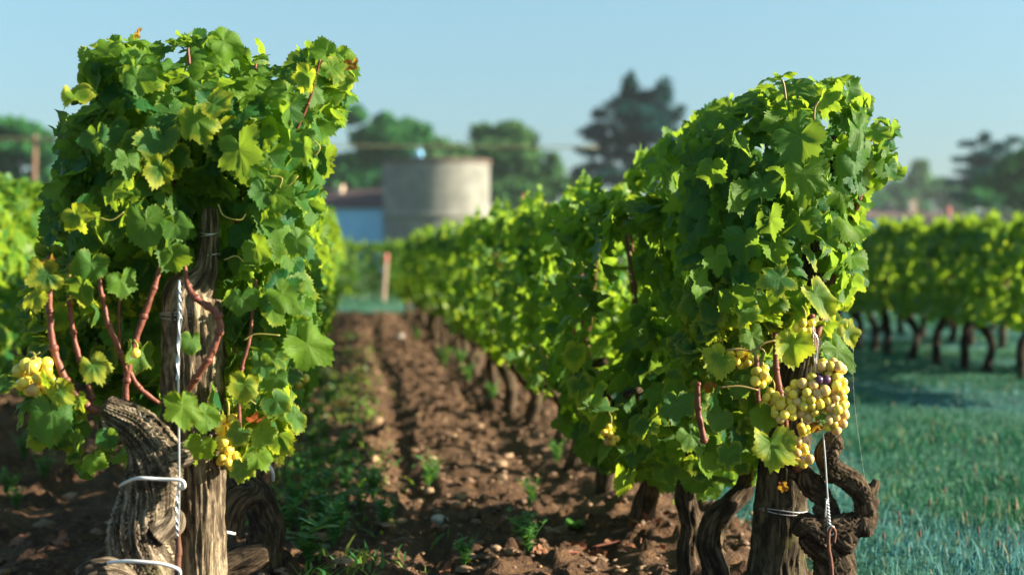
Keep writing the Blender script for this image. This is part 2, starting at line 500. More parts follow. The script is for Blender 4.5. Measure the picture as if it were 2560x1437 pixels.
def canopy(mb, T, poly, Y0, depth, n_front, n_side, rng, size=(.045, .07), yel=.25, Rr=.17, yel_fn=None, inset=17, jit=.48, excl=()):
    """foliage mass whose cross-section is poly (photo pixels at depth Y0), rounded towards the camera and running back by depth"""
    s = FPX / Y0
    xs = [p[0] for p in poly]; ys = [p[1] for p in poly]
    # front shell
    pts = []
    need = n_front
    while need > 0:
        x = rng.uniform(min(xs), max(xs), 4000); y = rng.uniform(min(ys), max(ys), 4000)
        k = in_poly(x, y, poly)
        pts.append(np.stack([x[k], y[k]], -1)); need -= k.sum()
    p = np.concatenate(pts)[:n_front]
    for (ax_, ay_, bx_, by_) in excl: p = p[~((p[:, 0] > ax_) & (p[:, 0] < bx_) & (p[:, 1] > ay_) & (p[:, 1] < by_))]
    n_front = len(p)
    x, y = p[:, 0], p[:, 1]
    d, gx, gy = edge_dist(x, y, poly)
    x = x - gx * np.maximum(inset - d, 0); y = y - gy * np.maximum(inset - d, 0)
    d = np.maximum(d, 4) / s
    u = np.clip(d / Rr, 0, 1)
    yf = Y0 + Rr * (1 - np.sqrt(1 - (1 - u) ** 2)) + .045 * fbm(np.stack([x / 70, y / 70, x * 0 + 3], -1), 2, 7)
    layer = rng.uniform(0, 1, n_front) ** 2 * .10
    W = Pn(x, y, yf + layer)
    k = 1 - u
    nrm = np.stack([gx * k, -np.sqrt(1 - k ** 2) - .05, -gy * k], -1) + rng.normal(0, jit, (n_front, 3)) + [0, 0, .30]
    tip = np.stack([rng.normal(0, .45, n_front), rng.normal(0, .3, n_front) - .3, -np.ones(n_front)], -1)
    # leaves on the upper edge lie over the top and point up or outwards
    top = (gy < -.5) & (u < .5)
    tip[top, 2] += rng.uniform(.6, 1.8, top.sum())
    sz = rng.uniform(size[0], size[1], n_front)
    sz = np.where(top, sz * rng.uniform(.5, .95, n_front), sz)
    yl = np.clip(rng.beta(1.1, 2.6, n_front) * yel * 2.6, 0, 1)
    if yel_fn is not None: yl = np.clip(yl + yel_fn(x, y), 0, 1)
    add_leaves(mb, T, W, nrm, tip, sz, yl, np.clip(rng.uniform(0, .98, n_front) * .7 + .3 * (top), 0, .98), rng)
    # sides running back
    if n_side:
        per = np.array(poly + [poly[0]], float)
        L = np.hypot(*np.diff(per, axis=0).T); cum = np.concatenate([[0], np.cumsum(L)])
        q = rng.uniform(0, cum[-1], n_side)
        i = np.searchsorted(cum, q) - 1; i = np.clip(i, 0, len(poly) - 1)
        f = (q - cum[i]) / L[i]
        pt = per[i] + (per[i + 1] - per[i]) * f[:, None]
        # outward direction
        e = per[i + 1] - per[i]; nn = np.stack([e[:, 1], -e[:, 0]], -1) / L[i][:, None]
        tst = in_poly(pt[:, 0] + nn[:, 0] * 3, pt[:, 1] + nn[:, 1] * 3, poly)
        nn[tst] *= -1
        ins = rng.uniform(inset, inset + 60, n_side)
        pt = pt - nn * ins[:, None]
        yy = Y0 + Rr + rng.uniform(0, 1, n_side) * depth
        W = Pn(pt[:, 0], pt[:, 1], np.full(n_side, Y0 + Rr))
        W[:, 1] = yy
        nrm = np.stack([nn[:, 0], np.zeros(n_side), -nn[:, 1]], -1) + rng.normal(0, jit, (n_side, 3)) + [0, 0, .25]
        tip = np.stack([rng.normal(0, .4, n_side), rng.normal(0, .5, n_side), -np.ones(n_side)], -1)
        top = nn[:, 1] < -.5
        tip[top, 2] += rng.uniform(.6, 1.8, top.sum())
        add_leaves(mb, T, W, nrm, tip, rng.uniform(size[0], size[1], n_side), np.clip(rng.beta(1.1, 2.6, n_side) * yel * 2.2, 0, 1), rng.uniform(0, .98, n_side), rng)

def hand_leaves(mb, L, Y, rng, T=None):
    """L: (px, py of the stalk joint, half length px, roll deg, yellow, [dy, yaw, pitch])"""
    pos = []; nr = []; tp = []; sz = []; yl = []
    for l in L:
        px, py, r, roll, ye = l[:5]
        dy, yaw, pit = (list(l[5:]) + [0, 0, 0])[:3] if len(l) > 5 else (0, rng.uniform(-42, 42), rng.uniform(-12, 42))
        pos.append(P(px, py, Y + dy)); sz.append(r * (Y + dy) / FPX); yl.append(ye)
        roll = roll + rng.uniform(-12, 12); yaw = yaw + rng.uniform(-12, 12); pit = pit + rng.uniform(-8, 8)
        n = Vector((0, -1, 0)); n.rotate(Euler((R(-pit), 0, R(yaw))))
        t = Vector((math.sin(R(roll)), 0, -math.cos(R(roll))))
        nr.append(n); tp.append(t)
    add_leaves(mb, T or LT_NEAR, np.array(pos), np.array(nr), np.array(tp), np.array(sz), np.array(yl, float), rng.uniform(.1, .9, len(L)), rng, 1.05)

# ------------------------------------------------------------------ ground
def soil_h(x, y):
    x = np.asarray(x, float); y = np.asarray(y, float)
    lane = np.zeros_like(x)
    for c in (.20, -.87, -2.0, -3.1):                   # wheel / plough furrows along the lane
        lane -= .026 * np.exp(-((x - c - .02 * np.sin(y * .9)) / .05) ** 2)
        lane += .012 * np.exp(-((x - c - .20) / .12) ** 2) + .012 * np.exp(-((x - c + .20) / .12) ** 2)
        lane -= .012 * np.exp(-((x - c - .40) / .05) ** 2)
    for c in (-.27, .83, -1.41, -2.56):
        lane += .04 * np.exp(-((x - c) / .16) ** 2)
    q = np.stack([x * 9, y * 7, x * 0], -1)
    cl = fbm(q, 3, 3) * .015
    q2 = np.stack([x * 36, y * 34, x * 0], -1)
    cl = cl + np.maximum(fbm(q2, 3, 12), 0) * .030
    return lane + cl * (1 + .5 * vnoise(np.stack([x, y, x * 0], -1), 5))
def grass_h(x, y):
    q = np.stack([np.asarray(x, float) * .8, np.asarray(y, float) * .8, np.asarray(x, float) * 0], -1)
    return .02 * fbm(q, 2, 31)

def grid(mb, xs, ys, hf):
    X, Y = np.meshgrid(xs, ys)
    Z = hf(X, Y)
    n, m = X.shape
    i = np.arange(n - 1)[:, None] * m; j = np.arange(m - 1)[None]
    F = np.stack([i + j, i + j + 1, i + m + j + 1, i + m + j], -1).reshape(-1, 4)
    mb.add(np.stack([X, Y, Z], -1).reshape(-1, 3), F)

def soil_material():
    m, t, b = mat("ploughed_soil"); N = NT(t)
    o = N.obj()
    a = N.noise(o, 3.5, 4); c = N.noise(o, 45, 5, .7); d = N.noise(o, 160, 4, .7)
    col = N.mix(N.ramp(a, .3, .7), (.092, .056, .040), (.20, .122, .078))
    col = N.mix(N.ramp(c, .45, .75), col, (.34, .19, .09))
    col = N.mix(N.ramp(d, .5, .75, 0, .5), col, (.05, .028, .02))
    t.links.new(col, b.inputs['Base Color']); b.inputs['Roughness'].default_value = .95
    b.inputs['Specular IOR Level'].default_value = .15
    t.links.new(N.bump(N.m('ADD', c, N.m('MULTIPLY', d, .5)), 1.0, .03), b.inputs['Normal'])
    return m
ys = [1.2]
while ys[-1] < 20.2: ys.append(ys[-1] + max(.012, .0042 * ys[-1] ** 1.35))
xs = np.concatenate([np.linspace(-9, -2, 50), np.linspace(-2, -.55, 60)[1:], np.linspace(-.55, 1.12, 125)[1:]])
mb = MB(); grid(mb, xs, np.array(ys), lambda X, Y: soil_h(X, Y) - .05 * np.clip((X - 1.0) / .12, 0, 1) - .06 * np.clip((Y - 20) / .2, 0, 1))
kind(mb.obj("ploughed_soil_ground", soil_material()), "structure")

def turf_material(name, a, b_, s):
    m, t, b = mat(name); N = NT(t); o = N.obj()
    f = N.noise(o, s, 5, .65)
    g = N.noise(o, s * 12, 4, .7)
    c = N.mix(N.ramp(f, .35, .65), a, b_)
    c = N.mix(N.ramp(g, .4, .7, 0, .5), c, tuple(x * .45 for x in a))
    t.links.new(c, b.inputs['Base Color']); b.inputs['Roughness'].default_value = .9
    b.inputs['Specular IOR Level'].default_value = .2
    t.links.new(N.bump(g, 1.0, .03), b.inputs['Normal'])
    return m
mb = MB()
gx = np.linspace(1.0, 14, 90); gy = np.linspace(-1, 34, 200)
grid(mb, gx, gy, lambda X, Y: grass_h(X, Y) - .04 * np.clip((1.15 - X) / .15, 0, 1))
kind(mb.obj("grass_verge_ground", turf_material("verge_turf", (.015, .085, .06), (.04, .14, .085), 1.2)), "structure")
mb = MB()
grid(mb, np.linspace(-20, 1.0, 60), np.linspace(20.0, 34, 40), lambda X, Y: .01 + grass_h(X, Y))
kind(mb.obj("headland_grass_ground", turf_material("headland_turf", (.05, .13, .05), (.10, .19, .07), 1.0)), "structure")
mb = MB()
g1 = np.sign(np.linspace(-1, 1, 41)) * np.abs(np.linspace(-1, 1, 41)) ** 2 * 650
grid(mb, g1, g1 + 100, lambda X, Y: X * 0 - .12)
kind(mb.obj("far_field_ground", turf_material("far_field", (.05, .10, .03), (.09, .14, .05), .05)), "structure")

# ------------------------------------------------------------------ grass, weeds, stones
def blades(mb, x, y, z, h, wd, rng, bend=.6, seed=0):
    n = len(x)
    a = rng.uniform(0, 2 * math.pi, n); b = rng.uniform(0, 2 * math.pi, n)
    side = np.stack([np.cos(a), np.sin(a), np.zeros(n)], -1)
    ln = np.stack([np.cos(b), np.sin(b), np.zeros(n)], -1) * rng.uniform(.1, bend, n)[:, None] * h[:, None]
    base = np.stack([x, y, z], -1)
    V = []
    for t, wk in ((0, 1.), (.45, .85), (.8, .5)):
        c = base + ln * t ** 1.8
        c[:, 2] += h * (t - .18 * t * t)
        V += [c - side * (wd * wk)[:, None] / 2, c + side * (wd * wk)[:, None] / 2]
    c = base + ln; c[:, 2] += h * .84
    V.append(c)
    V = np.stack(V, 1)
    off = (np.arange(n) * 7)[:, None, None]
    F4 = (np.array([[0, 1, 3, 2], [2, 3, 5, 4]])[None] + off).reshape(-1, 4)
    F3 = (np.array([[4, 5, 6]])[None] + off).reshape(-1, 3)
    r = rng.uniform(0, 1, n)
    pat = np.clip(.5 + .9 * fbm(np.stack([x * .9, y * .7, x * 0], -1), 3, 77), 0, 1)
    col = np.repeat(np.stack([r, pat, rng.uniform(0, 1, n), np.ones(n)], -1)[:, None], 7, 1).reshape(-1, 4)
    mb.add(V.reshape(-1, 3), [F4, F3], col=col)

def grass_material():
    m, t, b = mat("dewy_grass"); N = NT(t)
    sep = N.n("ShaderNodeSeparateColor"); t.links.new(N.attr("Col").outputs['Color'], sep.inputs[0])
    c = N.mix(sep.outputs[0], (.014, .095, .058), (.040, .175, .082))
    c = N.mix(N.ramp(sep.outputs[1], .30, .72, 0, .8), c, (.085, .25, .28))      # dew film on the blades
    gp = N.noise(N.scale(N.obj(), (.5, .9, 1)), 1.3, 3)
    c = N.mix(N.ramp(gp, .56, .68, 0, .65), c, (.09, .22, .05))
    c = N.mix(N.ramp(sep.outputs[2], .93, .97, 0, .8), c, (.30, .25, .12))
    t.links.new(c, b.inputs['Base Color']); b.inputs['Roughness'].default_value = .6; b.inputs['Specular IOR Level'].default_value = .2
    tr = N.n("ShaderNodeBsdfTranslucent"); t.links.new(c, tr.inputs[0])
    mx = N.n("ShaderNodeMixShader"); mx.inputs[0].default_value = .3
    t.links.new(b.outputs[0], mx.inputs[1]); t.links.new(tr.outputs[0], mx.inputs[2])
    t.links.new(mx.outputs[0], t.nodes["Material Output"].inputs[0])
    return m
M_GRASS = grass_material()
rng = np.random.default_rng(5)
mb = MB()
def scatter(n, x0, x1, y0, y1, p):
    y = y0 * (y1 / y0) ** rng.uniform(0, 1, n) if p else rng.uniform(y0, y1, n)
    return rng.uniform(x0, x1, n), y
x, y = scatter(150000, 1.0, 7.0, 2.4, 24, True)
k = (x - .6) / y < .62
x, y = x[k], y[k]
thin = rng.uniform(0, 1, len(x)) < np.clip((x - .98) / .12, .1, 1)
x, y = x[thin], y[thin]
h = rng.uniform(.006, .022, len(x)) * (.6 + 1.6 * np.clip(fbm(np.stack([x * 1.1, y * 1.1, x * 0], -1), 2, 99), 0, 1)) * (1 + .04 * y)
tx = []; ty = []; thh = []
for k_ in range(130):
    cy_ = 2.6 * (14 / 2.6) ** rng.uniform(); cx_ = rng.uniform(1.15, 1.3 + .6 * cy_); m_ = 55
    tx.append(rng.normal(cx_, .035 + .008 * cy_, m_)); ty.append(rng.normal(cy_, .04 + .01 * cy_, m_)); thh.append(rng.uniform(.02, .05 + .03 * rng.uniform(), m_))
x = np.r_[x, np.concatenate(tx)]; y = np.r_[y, np.concatenate(ty)]; h = np.r_[h, np.concatenate(thh)]
tall = rng.uniform(0, 1, len(x)) < .03
h[tall] *= 1.9
blades(mb, x, y, grass_h(x, y), h, (.0020 + .0008 * y) * rng.uniform(.6, 1.3, len(x)), rng)
kind(mb.obj("dewy_grass", M_GRASS), "stuff")
mb = MB()
x, y = rng.uniform(-4, 7, 14000), rng.uniform(20, 27, 14000)
blades(mb, x, y, np.zeros(14000), rng.uniform(.03, .09, 14000), np.full(14000, .012), rng)
kind(mb.obj("headland_grass", M_GRASS), "stuff")

# tall dark seed heads in the verge
def blob(mb, c, r, rng, sub=(8, 6), rough=.15, col=None, seed=0):
    """small irregular rounded lump"""
    m, n = sub
    th = np.linspace(0, 2 * math.pi, m, endpoint=False); ph = np.linspace(0, math.pi, n + 1)[1:-1]
    TH, PH = np.meshgrid(th, ph)
    D = np.stack([np.cos(TH) * np.sin(PH), np.sin(TH) * np.sin(PH), np.cos(PH)], -1).reshape(-1, 3)
    D = np.vstack([D, [0, 0, 1], [0, 0, -1]])
    k = 1 + rough * vnoise(D * 1.7 + rng.uniform(0, 50, 3), seed)
    V = D * k[:, None] * np.asarray(r) + np.asarray(c)
    q = n - 1; F = []
    i = np.arange(q - 1)[:, None] * m; j = np.arange(m)[None]; j2 = (j + 1) % m
    F4 = np.stack([i + j, i + m + j, i + m + j2, i + j2], -1).reshape(-1, 4)
    jj = np.arange(m); k2 = (jj + 1) % m
    top = np.stack([np.full(m, q * m), jj, k2], -1); bot = np.stack([np.full(m, q * m + 1), (q - 1) * m + k2, (q - 1) * m + jj], -1)
    mb.add(V, [F4, np.vstack([top, bot])], col=None if col is None else np.tile(col, (len(V), 1)))
M_SEED = simple("brown_seed_head", (.12, .075, .05), .8, var=.3, scale=200)
M_STALK = simple("green_stalk", (.10, .16, .05), .7)
SEEDS = [(2325, 1060), (2560 - 30, 1330), (2235, 1290), (2330, 1260), (2255, 1310), (2275, 1285), (2490, 1365), (2450, 1330), (2400, 1340), (2210, 1345), (2360, 1230), (2540, 1270), (2300, 1340), (2420, 1290), (2470, 1250), (2180, 1240), (2440, 1180), (2500, 1200)]
for i, (px, py) in enumerate(SEEDS):
    Yd = CAMZ * FPX / (py + 60 - 650)
    g = P(px, py + 60, Yd); tp = P(px + random.Random(i).uniform(-12, 12), py, Yd)
    o = thing("seed_head_stalk", (g.x, g.y, 0), "thin grass stalk with a small dark brown seed head standing in the dewy verge", "wild plant", "seed heads standing in the dewy grass")
    mb = MB(); tube(mb, [(0, 0, 0), ((tp.x - g.x) * .4, 0, tp.z * .5), (tp.x - g.x, 0, tp.z)], [.0012, .001, .0008], 6, 5)
    mb.obj("stalk", M_STALK, o)
    mb = MB(); blob(mb, (tp.x - g.x, 0, tp.z + .006), (.0038, .0038, .011), rng); mb.obj("seed_head", M_SEED, o)

# stones and clods in the lane
def stone_material():
    m, t, b = mat("lane_stone"); N = NT(t)
    c = N.attr("Col").outputs['Color']; n = N.noise(N.obj(), 60, 4)
    t.links.new(N.mix(N.ramp(n, .4, .7, 0, .5), c, N.mix(1.0, c, (.5, .42, .36), 'MULTIPLY')), b.inputs['Base Color'])
    b.inputs['Roughness'].default_value = .75
    t.links.new(N.bump(n, .5, .004), b.inputs['Normal'])
    return m
M_STONE = stone_material()
ico = MB()
mb = MB()
n = 6000
# a template lump instanced with numpy
tm = MB(); blob(tm, (0, 0, 0), (1, 1, 1), rng, (8, 6), .75)
TV = tm.v[0]; TF = tm.f
yy = 2.3 * (20 / 2.3) ** rng.uniform(0, 1, n); xx = rng.uniform(-.6, 1.15, n)
ex = n // 3
xx[:ex] = rng.uniform(-5, -.4, ex)
rr = (.003 + .0028 * rng.exponential(1, n)) * (1 + .05 * yy)
rr = np.minimum(rr, .016)
sc3 = rng.uniform(.6, 1.5, (n, 3)) * [1, 1, .7] * rr[:, None]
an = rng.uniform(0, 6.28, n); ca, sa = np.cos(an), np.sin(an)
V = TV[None] * sc3[:, None]
V = np.stack([V[..., 0] * ca[:, None] - V[..., 1] * sa[:, None], V[..., 0] * sa[:, None] + V[..., 1] * ca[:, None], V[..., 2]], -1)
V += np.stack([xx, yy, soil_h(xx, yy) + rr * .3], -1)[:, None]
pal = np.array([[.20, .12, .065, 1], [.13, .075, .045, 1], [.32, .21, .12, 1], [.19, .115, .07, 1], [.16, .09, .05, 1]])
cc = np.repeat(pal[rng.integers(0, 5, n)][:, None], len(TV), 1)
off = (np.arange(n) * len(TV))[:, None, None]
mb.add(V.reshape(-1, 3), [(f[None] + off).reshape(-1, f.shape[1]) for f in TF], col=cc.reshape(-1, 4))
kind(mb.obj("gravel_and_clods", M_STONE), "stuff")
STONES = [(1100, 1312, 20, 'pale'), (975, 1395, 16, 'tan'), (1245, 1170, 20, 'tan'), (850, 1430, 34, 'tan'), (1075, 1230, 16, 'tan'), (1240, 1395, 14, 'tan'), (1010, 1360, 18, 'brown'), (890, 1045, 14, 'tan'), (940, 1055, 16, 'tan'), (1195, 1075, 10, 'tan'), (1145, 1110, 10, 'tan'), (870, 1250, 22, 'tan'), (1310, 1385, 24, 'brown'), (1000, 852, 10, 'pale'), (180, 1225, 20, 'tan'), (240, 1330, 16, 'brown'), (110, 1295, 22, 'brown'), (1020, 1275, 20, 'brown'), (1400, 1330, 16, 'brown'), (1150, 1255, 14, 'tan'), (1255, 1210, 12, 'tan'), (920, 1150, 12, 'tan'), (1190, 1340, 12, 'brown'), (1500, 1410, 20, 'brown')]
SC = {'pale': (.52, .48, .44, 1), 'tan': (.34, .23, .14, 1), 'brown': (.20, .13, .08, 1)}
SL = {(1100, 1312): "pale bluish white stone in the furrow at the middle of the earth lane", (1000, 852): "pale stone shining far up the earth lane", (850, 1430): "largest tan stone, lying beside the weeds at the bottom of the photo"}
for i, (px, py, r, k) in enumerate(STONES):
    Yd = CAMZ * FPX / (py - 650); p = P(px, py, Yd); s = r * Yd / FPX
    mb = MB(); blob(mb, (0, 0, 0), (s * 1.1, s * .9, s * .7), rng, (12, 9), .45, SC[k])
    z = float(soil_h(np.array([p.x]), np.array([p.y]))[0])
    o = mb.obj("stone", M_STONE, loc=(p.x, p.y, z + s * .25))
    if (px, py) in SL: tag(o, SL[(px, py)], "stone")
    elif k == 'tan': tag(o, "rounded tan stone lying on the ploughed brown soil", "stone", "tan stones on the ploughed soil")
    else: tag(o, "dull brown stone half sunk in the ploughed soil", "stone", "brown stones on the ploughed soil")

# fallen leaves and prunings near the second right vine
rng = np.random.default_rng(303)
M_DEAD = simple("withered_leaf", (.22, .09, .045), .8, var=.5, scale=60)
for i, (px, py) in enumerate([(1560, 1395), (1600, 1405), (1630, 1380), (1530, 1380), (1590, 1370), (1490, 1400), (1650, 1415), (1440, 1385), (1350, 1420), (150, 1360), (60, 1330), (1010, 1300), (1130, 1420)]):
    Yd = CAMZ * FPX / (py - 650); p = P(px, py, Yd); mb = MB()
    add_leaves(mb, LT_NEAR, np.zeros((1, 3)), rng.normal(0, .4, (1, 3)) + [0, 0, 1], rng.normal(0, 1, (1, 3)), np.array([rng.uniform(.022, .038)]), np.array([.9]), np.array([.99]), rng, 1.8)
    o = mb.obj("fallen_leaf", M_DEAD, loc=(p.x, p.y, float(soil_h(np.array([p.x]), np.array([p.y]))[0]) + .012))
    tag(o, "curled brown vine leaf lying on the soil", "fallen leaf", "withered leaves on the ground")
for i, (x0, y0, x1, y1) in enumerate([(1480, 1388, 1640, 1378), (1380, 1425, 1450, 1400), (1240, 1330, 1290, 1318)]):
    a = P(x0, y0, CAMZ * FPX / (y0 - 650)); b_ = P(x1, y1, CAMZ * FPX / (y1 - 650)); h0 = Vector((0, 0, .022))
    mb = MB(); tube(mb, [a + h0, (a + b_) / 2 + h0 * 1.4, b_ + h0 * .9], [.003, .0035, .002], 14, 6, lump=.2)
    tag(mb.obj("pruned_twig", M_CANE), ["long reddish twig lying under the right row", "shorter twig lying left of the long one, at the bottom edge", "short twig lying in the middle of the lane"][i], "twig")
# low weeds
M_WEED = leaf_material("weed_leaf", False, (.045, .19, .06), (.13, .32, .07), trans=.35)
def weed_mesh(seed, hgt=.07, nst=7, sz=.011):
    r = np.random.default_rng(seed); mb = MB()
    pos = []; nr = []; tp = []; ss = []
    for k in range(nst):
        a = r.uniform(0, 6.28); L = hgt * r.uniform(.5, 1.1); sp = r.uniform(.1, .6)
        end = np.array([math.cos(a) * L * sp, math.sin(a) * L * sp, L])
        tube(mb, [(0, 0, 0), end * [.3, .3, .5], end], [.0012, .001, .0007], 5, 4, col=[.2, .4, .1, 1])
        for q in range(r.integers(7, 13)):
            f = r.uniform(.3, 1.0)
            pos.append(end * [f * f, f * f, f]); a2 = r.uniform(0, 6.28)
            d = np.array([math.cos(a2), math.sin(a2), .5]); tp.append(d); nr.append(np.array([-d[0] * .5, -d[1] * .5, 1])); ss.append(sz * r.uniform(.6, 1.3))
    n = len(pos)
    # plain oval leaflets
    T = LT_OVAL
    add_leaves(mb, T, np.array(pos), np.array(nr), np.array(tp), np.array(ss), r.uniform(0, .25, n), r.uniform(0, .98, n), r, .5)
    return mb.mesh("weed", M_WEED)
class Oval: pass
LT_OVAL = Oval()
th = np.linspace(0, 2 * math.pi, 9, endpoint=False)
LT_OVAL.xy = np.vstack([[0, .9], np.stack([np.sin(th) * .42, .9 - np.cos(th) * .9], -1)])
LT_OVAL.t = np.r_[0, np.ones(9) * .8]; LT_OVAL.ang = np.r_[0, th]
LT_OVAL.f3 = np.array([[0, 1 + j, 1 + (j + 1) % 9] for j in range(9)]); LT_OVAL.f4 = np.zeros((0, 4), int)
WM = [weed_mesh(100 + i, .075 + .01 * i, 9 + i) for i in range(4)] + [weed_mesh(120, .11, 5, .017), weed_mesh(121, .09, 6, .02)]
WPOS = [(760, 1330), (735, 1290), (800, 1310), (845, 1330), (700, 1350), (770, 1420), (835, 1360), (720, 1240), (780, 1235), (820, 1220), (860, 1230), (900, 1245), (750, 1200), (790, 1180), (830, 1180), (740, 1160), (870, 1180), (780, 1120), (810, 1100), (760, 1080), (790, 1050), (820, 1020), (770, 1010), (800, 980), (930, 1270), (960, 1330), (900, 1290), (1070, 1205), (1085, 1190), (1300, 1345), (1390, 1165), (1330, 1250), (700, 1400), (725, 1330), (1150, 910), (1110, 900), (1170, 950), (1045, 830), (1230, 1010), (1180, 930), (860, 1130), (900, 1110), (745, 1270), (805, 1260), (855, 1290), (935, 1230), (20, 1215), (60, 1130), (40, 1240), (110, 1180), (1160, 1400), (1320, 1400)]
for i, (px, py) in enumerate(WPOS):
    Yd = min(CAMZ * FPX / (py - 650 + 18), 19); p = P(px, py, Yd)
    big = i in (5, 4, 0)
    me = WM[4 + (i % 2)] if big else WM[i % 4]
    o = bpy.data.objects.new("weed", me); COL.objects.link(o)
    rr_ = random.Random(i)
    z = float(soil_h(np.array([p.x]), np.array([p.y]))[0])
    o.location = (p.x, p.y, z - .004); o.rotation_euler = (0, 0, rr_.uniform(0, 6.28))
    s = rr_.uniform(.75, 1.25) * (1 + .05 * max(0, Yd - 3)); o.scale = (s, s, s)
    if i == 5: tag(o, "bright sunlit broad leaved weed at the bottom of the lane, lowest in the photo", "weed")
    elif px < 200: tag(o, "small dark green weed in the shaded soil left of the old vine", "weed", "weeds left of the nearest left vine")
    elif px > 1000: tag(o, "small green weed standing alone in the brown soil of the lane", "weed", "lone weeds in the lane")
    else: tag(o, "small green weed in the weedy band along the left edge of the lane", "weed", "weeds along the left edge of the lane")
# rosette plant
def rosette(px, py, s, label):
    Yd = CAMZ * FPX / (py - 650); p = P(px, py, Yd)
    r = np.random.default_rng(int(px)); mb = MB(); n = 14
    a = r.uniform(0, 6.28, n)
    d = np.stack([np.cos(a), np.sin(a), r.uniform(.5, 1.4, n)], -1)
    add_leaves(mb, LT_OVAL, np.zeros((n, 3)), np.stack([-np.cos(a) * .8, -np.sin(a) * .8, np.ones(n)], -1), d, r.uniform(.6, 1, n) * s, r.uniform(0, .2, n), r.uniform(.2, .9, n), r, .6)
    o = mb.obj("weed", M_WEED, loc=(p.x, p.y, float(soil_h(np.array([p.x]), np.array([p.y]))[0])))
    tag(o, label, "weed")
rosette(1432, 1320, .030, "leafy green rosette weed beside the trunks of the right row")
rosette(1300, 1350, .018, "small green rosette weed in the open soil right of the furrow")
# thin ground cover of fine weeds along the left of the lane
mb = MB(); n = 2400
x = rng.normal(-.06, .11, n); y = 2.6 * (14 / 2.6) ** rng.uniform(0, 1, n)
k = fbm(np.stack([x * 3, y * 1.5, x * 0], -1), 2, 44) > -.1; x, y = x[k], y[k]; n = len(x)
blades(mb, x, y, soil_h(x, y), rng.uniform(.012, .05, n), rng.uniform(.003, .008, n) * (1 + .1 * y), rng, 1.6)
kind(mb.obj("fine_weeds", M_WEED), "stuff")

# ------------------------------------------------------------------ generic row vines
def row_foliage(seed, half=.17, z0=.30, z1=1.0, L=1.15, n=430, yel=.22, size=(.037, .058), T=None, shoots=4, open_=.0):
    r = np.random.default_rng(seed); mb = MB(); T = T or LT_ROW
    u = r.uniform(0, 1, n)
    # walk the perimeter: left side, top, right side, with some interior leaves
    y = r.uniform(-L / 2, L / 2, n)
    H = z1 - z0
    topn = .18
    side = np.where(u < .5 - topn / 2, -1, np.where(u > .5 + topn / 2, 1, 0))
    z = z0 + H * r.uniform(0, 1, n) ** .9
    wv = half * (1 + .25 * fbm(np.stack([y * 3.1, z * 3.5, y * 0 + seed], -1), 2, seed))
    taper = np.clip(1.15 - .45 * np.abs((z - z0) / H - .42) ** 1.5 * 2, .5, 1.1)
    x = side * wv * taper
    ttop = side == 0
    x = np.where(ttop, r.uniform(-half * .8, half * .8, n), x)
    bump = .05 * fbm(np.stack([y * 4 + seed * 3.3, y * 0, y * 0], -1), 2, seed + 2)
    z = np.where(ttop, z1 - .03 + bump - (np.abs(x) / half) ** 2 * .06, np.minimum(z, z1 - .02 + bump))
    # ragged lower edge
    low = z0 + .09 * fbm(np.stack([y * 5, side * 1.0, y * 0 + seed], -1), 2, seed + 5)
    keep = z > low
    hole = vnoise(np.stack([y * 6 + 9, z * 6, side * 3.0 + seed], -1), seed + 8) < (.62 - open_)
    keep &= hole | ttop
    x, y, z, side, ttop = x[keep], y[keep], z[keep], side[keep], ttop[keep]; n = len(x)
    x = x * (1 - .35 * r.uniform(0, 1, n) ** 3)
    nrm = np.stack([side * 1.0, np.zeros(n), np.where(ttop, 1.0, .35)], -1) + r.normal(0, .55, (n, 3))
    tip = np.stack([r.normal(0, .4, n), r.normal(0, .6, n), -np.ones(n)], -1)
    tip[ttop, 2] += r.uniform(.4, 1.6, ttop.sum())
    yl = np.clip(r.beta(1.1, 2.6, n) * yel * 2.6 + np.where(z < z0 + .2, .12, 0), 0, 1)
    sz = r.uniform(size[0], size[1], n)
    add_leaves(mb, T, np.stack([x, y, z], -1), nrm, tip, sz, yl, r.uniform(0, .98, n), r)
    # young shoots above the trimmed top and stray leaves below
    for k in range(shoots):
        cx, cy = r.uniform(-.1, .1), r.uniform(-L / 2, L / 2); hh = r.uniform(.04, .11); q = 5
        f = np.linspace(0, 1, q)
        pp = np.stack([cx + r.normal(0, .03) * f, cy + r.normal(0, .04) * f, z1 - .02 + hh * f], -1)
        add_leaves(mb, T, pp, r.normal(0, 1, (q, 3)) + [0, 0, .4], r.normal(0, 1, (q, 3)) + [0, 0, .2], np.linspace(.045, .02, q), np.full(q, .35), r.uniform(.5, .98, q), r)
    return mb
def row_trunk(seed, z=.36, r0=.032):
    r = np.random.default_rng(seed); mb = MB()
    b = r.uniform(-.05, .05, 2); c = r.uniform(-.11, .11, 2)
    p = [(0, 0, -.06), (b[0] * .5, b[1] * .5, .06), (b[0], b[1], z * .5), (c[0], c[1], z * .85), (c[0] * .8, c[1], z)]
    tube(mb, p, [r0 * 1.5, r0 * 1.1, r0, r0 * 1.15, r0], 20, 12, .22, seed, lump=.35)
    for sg in (-1, 1):
        e = sg * r.uniform(.18, .3)
        tube(mb, [(c[0], c[1], z * .88), (c[0] + r.uniform(-.03, .03), c[1] + e * .4, z + .05), (c[0] + r.uniform(-.05, .05), c[1] + e, z + .10)], [r0 * .9, r0 * .75, r0 * .5], 14, 10, .2, seed + 3, lump=.3)
    return mb
def row_canes(seed):
    r = np.random.default_rng(seed); mb = MB()
    for k in range(3):
        y = r.uniform(-.3, .3); x = r.uniform(-.06, .06)
        tube(mb, [(x * .3, y * .6, .38), (x, y, .6), (x + r.uniform(-.04, .04), y + r.uniform(-.08, .08), .92)], [.0065, .005, .003], 9, 6)
    return mb
